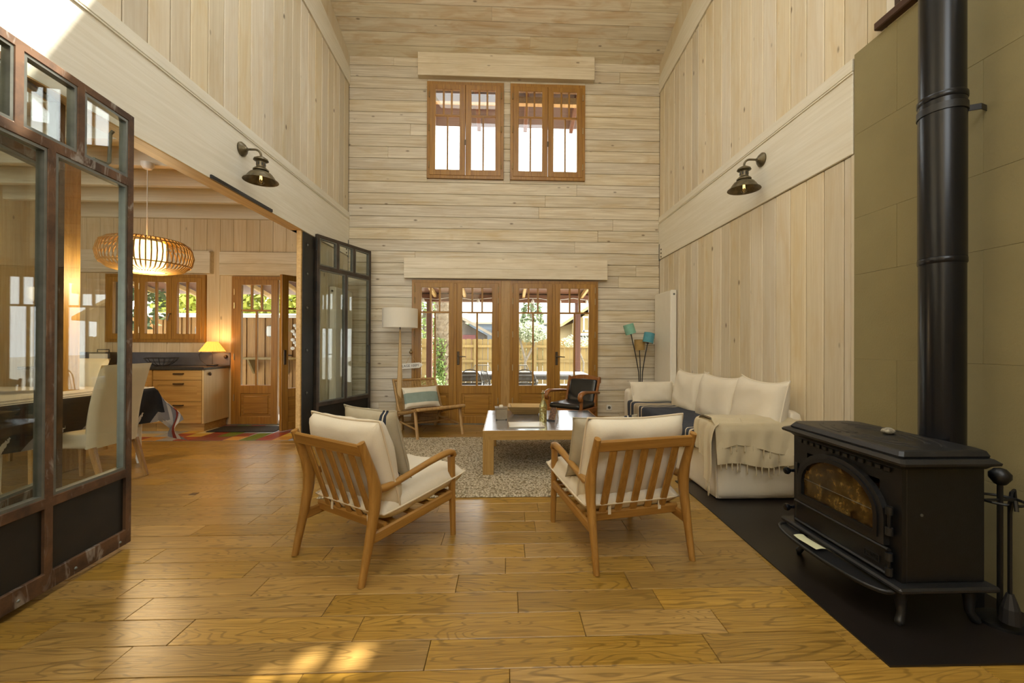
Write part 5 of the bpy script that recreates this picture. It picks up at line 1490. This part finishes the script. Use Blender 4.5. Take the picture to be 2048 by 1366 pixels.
# pale fence at the end of the garden
FW = wood('pale new fence pine', (.21, .135, .038), (.29, .195, .065), 'z', .7, rand=.12)
t = thing('garden_fence', 'pale wooden fence closing the garden', 'fence')
x = -5.2
while x < 5.4:
    h = 1.36 + rnd.uniform(-.008, .008)
    MB().prism([(x, GZ), (x + .17, GZ), (x + .17, h - .02), (x + .135, h), (x + .035, h), (x, h - .02)], 14.0, 14.025, 'y').build('fence_board', FW, t, loc=(x + .085, 14, .6))
    x += .185
for z in (.12, .62, 1.12): MB().box(-5.2, 5.4, 13.93, 14.0, z - .04, z + .04).build('rail', FW, t)
for k in range(6): MB().box(-5 + 2 * k - .05, -5 + 2 * k + .05, 13.90, 14.0, GZ, 1.36).build('post', FW, t)

def leaves(n, fn, size, seed, flat=.0):
    r = random.Random(seed); vs = []; fs = []
    for i in range(n):
        p = Vector(fn(r)); a = Vector((r.gauss(0, 1), r.gauss(0, 1), r.gauss(0, 1))).normalized(); b_ = a.orthogonal().normalized(); s = size * r.uniform(.6, 1.3)
        k = len(vs); vs += [p - a * s, p + b_ * s * .45, p + a * s, p - b_ * s * .45]; fs.append((k, k + 1, k + 2, k + 3))
    return MB().add(vs, fs)
def leafmat(name, c1, c2):
    m, N, L, b = new_mat(name)
    ge = N.new('ShaderNodeNewGeometry')
    c = mixc(N, L, ge.outputs['Random Per Island'], c1, c2)
    L.new(c, b.inputs['Base Color']); b.inputs['Roughness'].default_value = .6
    b.inputs['Transmission Weight'].default_value = 0
    return m
LG = leafmat('sunlit green leaves', (.05, .10, .012), (.20, .28, .045))
LY = leafmat('yellow green leaves', (.22, .26, .02), (.42, .42, .06))
LC = leafmat('grey green conifer', (.05, .085, .03), (.14, .19, .07))
LW = leafmat('pale blossom leaves', (.16, .20, .09), (.50, .50, .36))
def cone(cx, cy, z0, z1, r0): 
    def fn(r):
        v = r.random() ** 1.3; a = r.uniform(0, 2 * PI); q = r0 * (1 - v) * (.75 + .35 * r.random()) + .06
        return (cx + q * math.cos(a), cy + q * math.sin(a), z0 + (z1 - z0) * v)
    return fn
def blob(cx, cy, cz, rx, ry, rz_):
    def fn(r):
        d = Vector((r.gauss(0, 1), r.gauss(0, 1), r.gauss(0, 1))).normalized() * (r.uniform(.55, 1.0))
        return (cx + d.x * rx, cy + d.y * ry, cz + d.z * rz_)
    return fn
bark = plain('grey garden bark', (.22, .18, .13), .9, var=.25, vs=20, bump=.4, bs=40)
def plant(name, label, cat, fn, n, size, mat, seed, trunk=None):
    t = thing(name, label, cat)
    leaves(n, fn, size, seed).build('foliage', mat, t, kind='stuff')
    for pts, r in (trunk or []): MB().tube(pts, r, 8).build('trunk', bark, t, smooth=60)
    return t
plant('conifer', 'broad green conifer behind the fence, seen through the leftmost door', 'tree', cone(-3.05, 15.8, .4, 4.2, 1.25), 2600, .10, leafmat('fresh conifer green', (.08, .13, .02), (.22, .28, .06)), 5, [([(-3.05, 15.8, GZ), (-3.05, 15.8, 2.5)], .08)])
plant('cypress', 'tall slim cypress behind the fence', 'tree', cone(1.12, 17.5, .3, 5.6, .62), 2200, .10, LC, 6, [([(1.12, 17.5, GZ), (1.12, 17.5, 3)], .08)])
plant('olive_tree', 'small pale flowering tree with forked trunk in front of the fence', 'tree', blob(.78, 13.2, 1.58, .62, .45, .34), 1500, .06, LW, 7, [([(.62, 13.2, GZ), (.64, 13.2, .7), (.42, 13.15, 1.5)], [.05, .04, .03]), ([(.64, 13.2, .65), (.9, 13.2, 1.15), (1.0, 13.2, 1.5)], [.04, .03, .02])])
plant('flowering_shrub', 'pale straggling shrub by the right terrace post', 'shrub', blob(2.35, 13.4, 1.3, .6, .3, .22), 300, .05, LW, 8, [([(2.5, 13.4, GZ), (2.55, 13.4, .6), (2.3, 13.4, 1.2)], .03)])
plant('leafy_plant', 'bright green plant behind the terrace table', 'plant', blob(2.15, 11.2, .12, .35, .3, .28), 320, .06, LY, 9)
plant('leafy_plant', 'green plant at the foot of the palm', 'plant', blob(-1.95, 11.0, .12, .3, .25, .25), 280, .06, LG, 10)
# palm trunk with ivy
t = thing('palm_trunk', 'thick shaggy palm trunk with ivy climbing up', 'tree', (-1.76, 11.8, GZ))
pm_ = plain('shaggy palm bark', (.24, .185, .12), .95, var=.35, vs=14, bump=.8, bs=18, col2=(.12, .085, .05))
MB().lathe([(.27, 0), (.21, .5), (.195, 2.0), (.20, 4.6), (.001, 4.6)], 20).build('trunk', pm_, t, smooth=60)
sc_ = MB()
for i in range(26):
    for k in range(9):
        a = 2 * PI * (k + .5 * (i % 2)) / 9; z = .25 + .16 * i; r = .205
        p = Vector((r * math.cos(a), r * math.sin(a), z)); o2 = Vector((math.cos(a), math.sin(a), 0)); tn = Vector((-math.sin(a), math.cos(a), 0))
        sc_.add([p - tn * .06, p + tn * .06, p + o2 * .06 + Vector((0, 0, .13)), p + Vector((0, 0, .10))], [(0, 1, 2), (0, 2, 3), (1, 3, 2)])
sc_.build('leaf_scars', pm_, t, kind='stuff')
leaves(500, lambda r: (-.05 + r.gauss(0, .10), -.26 + r.uniform(-.05, .05), r.uniform(.1, 1.5) if r.random() < .6 else r.uniform(.2, .8)), .05, 14).build('ivy', LG, t, kind='stuff')
# houses beyond
def house(label, x0, x1, y0, y1, ze, zr_, wall, roofc, ridge='x', wins=()):
    t = thing('house', label, 'house')
    MB().box(x0, x1, y0, y1, GZ, ze).build('wall', wall, t)
    if ridge == 'x':
        ym = (y0 + y1) / 2
        MB().prism([(y0 - .35, ze - .05), (ym, zr_), (y1 + .35, ze - .05), (y1 + .35, ze + .08), (ym, zr_ + .14), (y0 - .35, ze + .08)], x0 - .4, x1 + .4, 'x').build('roof', roofc, t)
    else:
        xm = (x0 + x1) / 2
        MB().prism([(x0, ze), (x1, ze), (xm, zr_ - .1)], y0, y1, 'y').build('gable', wall, t)
        MB().prism([(x0 - .45, ze - .12), (xm, zr_), (x1 + .45, ze - .12), (x1 + .45, ze), (xm, zr_ + .14), (x0 - .45, ze)], y0 - .4, y1 + .4, 'y').build('roof', roofc, t)
    for (a, b_, c, d, mt) in wins:
        w_ = MB().box(a, b_, y0 - .04, y0, c, d).build('window', mt, t)
    return t
tile = plain('pale roof tile', (.26, .215, .16), .9, var=.1, vs=6)
bluew = plain('blue grey render', (.11, .14, .18), .9, var=.05)
glassd = plain('dark window', (.08, .09, .10), .3)
redd = plain('dull red door', (.14, .04, .04), .7)
greyw = plain('grey weathered planks', (.09, .075, .065), .9, var=.15, vs=4)
ochre = plain('ochre render', (.28, .21, .09), .9, var=.05)
house('low grey shed with red door beyond the fence', -3.2, -.95, 19.0, 22, 1.62, 2.35, greyw, tile, 'y', [(-2.05, -1.35, .3, 1.6, redd)])
house('blue grey house with pale roof beyond the shed', -2.6, 4.6, 30, 36, 2.65, 3.5, bluew, tile, 'x', [(-1.6, -1.0, 1.4, 2.2, glassd), (2.2, 3.0, 1.4, 2.2, glassd)])
t = house('ochre two storey house with white balcony on the right', 2.75, 7.2, 17.0, 25, 2.05, 3.7, ochre, wood('timber gable roof', (.38, .24, .08), (.48, .32, .12), 'y'), 'y', [(3.0, 3.4, .9, 1.6, glassd)])
MB().box(3.0, 6.2, 16.0, 17.0, 1.55, 1.63).build('balcony_floor', M['white'], t)
for z in (1.68, 2.22): MB().box(3.0, 6.2, 16.0, 16.05, z, z + .06).build('balcony_rail', M['white'], t)
for i in range(14): MB().box(3.02 + .22 * i, 3.07 + .22 * i, 16.0, 16.04, 1.68, 2.22).build('baluster', M['white'], t)
hl = plant('hedge_row', 'distant dark treetops above the blue grey house', 'tree', blob(-2.6, 45, 2.9, 3.6, 2, 1.0), 1200, .30, LC, 15, [([(-2.6, 45, GZ), (-2.6, 45, 2.6)], .2)])
# terrace furniture
MG = plain('grey lacquered metal', (.14, .13, .11), .5, .3)
t = thing('terrace_table', 'long grey terrace table outside the doors', 'table', (.25, 8.75, GZ))
MB().box(-1.35, 1.45, -.45, .45, .70, .735, .004).build('tabletop', plain('light grey table top', (.38, .37, .35), .5), t)
MB().box(-1.33, 1.43, -.44, .44, .63, .70).build('apron', MG, t)
for sx in (-1.30, 1.40):
    for sy in (-.40, .40): MB().box(sx - .035, sx + .035, sy - .035, sy + .035, 0, .63).build('leg', MG, t)
def oval_chair(label, x, y, rz):
    t = thing('terrace_chair', label, 'chair', (x, y, GZ), rz, 'slatted terrace chairs')
    fr2 = [(.21 * math.cos(a), -.24 - .05 * math.sin(a) * .8, .64 + .23 * math.sin(a)) for a in [2 * PI * i / 24 for i in range(24)]]
    MB().tube(fr2, .011, 6, closed=True).build('back_frame', MG, t, smooth=60)
    for i in range(6):
        z = .47 + .066 * i; hw_ = .21 * math.sqrt(max(.02, 1 - ((z - .64) / .23) ** 2))
        MB().box(-hw_, hw_, -.246 - (z - .64) * .17, -.236 - (z - .64) * .17, z - .024, z + .024).build('back_slat', MG, t)
    for i in range(6): MB().box(-.21, .21, -.2 + .075 * i, -.14 + .075 * i, .43, .442).build('seat_slat', MG, t)
    for sx in (-1, 1):
        MB().tube([(sx * .22, -.27, 0), (sx * .21, -.24, .43), (sx * .21, .22, .43), (sx * .23, .26, 0)], .011, 6).build('leg_frame', MG, t, smooth=60)
        MB().tube([(sx * .20, -.26, .64), (sx * .26, -.1, .63), (sx * .26, .16, .62), (sx * .22, .22, .44)], .010, 6).build('armrest', MG, t, smooth=60)
    return t
oval_chair('slatted round back terrace chair behind the second door leaf', -.66, 7.95, .05)
oval_chair('slatted round back terrace chair behind the third door leaf', .37, 7.95, -.03)
def wire_chair(label, x, y, rz):
    t = thing('wire_chair', label, 'chair', (x, y, GZ), rz, 'wire terrace chairs')
    MB().tube([(-.2, -.2, .44), (-.2, -.27, .75), (-.16, -.29, .84), (.16, -.29, .84), (.2, -.27, .75), (.2, -.2, .44)], .010, 6).build('back_frame', MG, t, smooth=60)
    for i in range(8):
        xx = -.15 + .043 * i
        MB().tube([(xx, -.2, .44), (xx, -.27, .75), (xx, -.29, .835)], .005, 5).build('back_wire', MG, t)
    for i in range(8): MB().tube([(-.16 + .046 * i, -.2, .44), (-.16 + .046 * i, .2, .44)], .005, 5).build('seat_wire', MG, t)
    MB().tube([(-.2, -.2, .44), (.2, -.2, .44), (.2, .2, .44), (-.2, .2, .44)], .010, 6, closed=True).build('seat_frame', MG, t)
    for sx in (-1, 1):
        for sy in (-1, 1): MB().tube([(sx * .2, sy * .2, .44), (sx * .22, sy * .24, 0)], .010, 6).build('leg', MG, t)
    return t
wire_chair('wire terrace chair standing sideways by the middle post', -.12, 7.75, -1.2)
wire_chair('wire terrace chair across the table on the left', -.55, 9.55, PI)
wire_chair('wire terrace chair across the table on the right', .35, 9.55, PI)
wire_chair('wire terrace chair at the right end of the table', 2.05, 8.4, PI / 2 + .4)
# string light along the terrace roof
t = thing('string_lights', 'string of small white lights under the terrace roof', 'lights')
MB().tube([(-2.0 + .25 * i, 9.15, 2.22 - .05 * math.sin(i * .9) ** 2) for i in range(18)], .006, 5).build('wire', M['white'], t)
for i in range(7): MB().lathe([(.001, -.10), (.03, -.09), (.035, -.05), (.012, -.01), (.001, 0)], 10, Matrix.Translation((-1.8 + .6 * i, 9.15, 2.20))).build('bulb', M['white'], t, smooth=60)
# kitchen yard: boarded shed with white roof, lamps, shelf, shrubs
SW = wood('brown shed boards', (.30, .14, .03), (.46, .24, .06), 'z', .7, rand=.15)
t = thing('garden_shed', 'brown boarded garden shed with pale roof outside the kitchen', 'shed')
MB().box(-8.6, -3.6, 9.02, 9.1, GZ, 1.75).build('wall', SW, t)
x = -8.5
while x < -3.6:
    MB().box(x, x + .15, 8.99, 9.02, GZ, 1.75, .004).build('shed_board', SW, t, loc=(x + .07, 9, .8))
    MB().box(x + .145, x + .185, 8.97, 8.99, GZ, 1.75).build('cover_strip', SW, t, loc=(x + .165, 8.98, .8))
    x += .19
MB().prism([(8.75, 1.72), (10.6, 1.86), (10.6, 1.93), (8.75, 1.79)], -8.8, -3.4, 'x').build('roof', M['white'], t)
MB().box(-6.05, -5.65, 8.95, 8.985, GZ, 1.6).build('door', SW, t)
t = thing('yard_shelf', 'small wooden wall shelf on the shed', 'shelf')
MB().box(-5.5, -4.4, 8.70, 8.97, .86, .90).build('board', FW, t)
for x in (-5.3, -4.6): MB().prism([(8.97, .86), (8.75, .86), (8.97, .55)], x - .02, x + .02, 'x').build('bracket', FW, t)
for i, (x, lab) in enumerate(((-4.95, 'oval white bulkhead light on the shed, left of the garland'), (-6.4, 'oval white bulkhead light on the shed, seen through the window'))):
    t = thing('bulkhead_light', lab, 'light', (x, 8.965, 1.45))
    MB().softbox(-.07, .07, -.05, 0, -.11, .11, .05, 5).build('diffuser', M['white'], t, smooth=60)
    MB().tube([(.075 * math.cos(a), -.03, .115 * math.sin(a)) for a in [2 * PI * k / 20 for k in range(20)]], .010, 6, closed=True).build('rim', M['bead'], t)
t = thing('float_garland', 'garland of white floats hanging on the shed', 'garland', (-4.42, 8.94, 1.62))
MB().box(-.22, .22, -.02, 0, -.18, -.14).build('bar', FW, t)
for i in range(9): MB().lathe([(.001, -.04), (.035, -.02), (.04, 0), (.035, .02), (.001, .04)], 10, Matrix.Translation((.05 * math.sin(i * 2.1), -.04, -.05 - .06 * i))).build('float', M['white'], t, smooth=60)
t = thing('white_tub', 'white planter tub by the shed', 'tub', (-4.1, 8.55, GZ))
MB().lathe([(.001, 0), (.17, 0), (.21, .30), (.225, .31), (.20, .31), (.19, .05), (.001, .05)], 20).build('tub', M['white'], t, smooth=40)
MB().lathe([(.001, .24), (.19, .24), (.001, .26)], 16).build('soil', bark, t)
plant('shrub', 'sunlit yellow green shrubs above the shed roof', 'shrub', blob(-6.6, 12.6, 2.3, 3.9, .8, 1.15), 9000, .12, LY, 21, [([(-6.3 + q, 13, GZ), (-6.3 + q, 13, 2.2)], .05) for q in (-3, -1, 1, 3)])
plant('shrub', 'dark twiggy tree beside the kitchen window', 'shrub', blob(-7.2, 8.2, 1.9, .9, .25, .5), 420, .07, LC, 22, [([(-7.3, 8.2, GZ), (-7.2, 8.2, 1.8)], .05)])
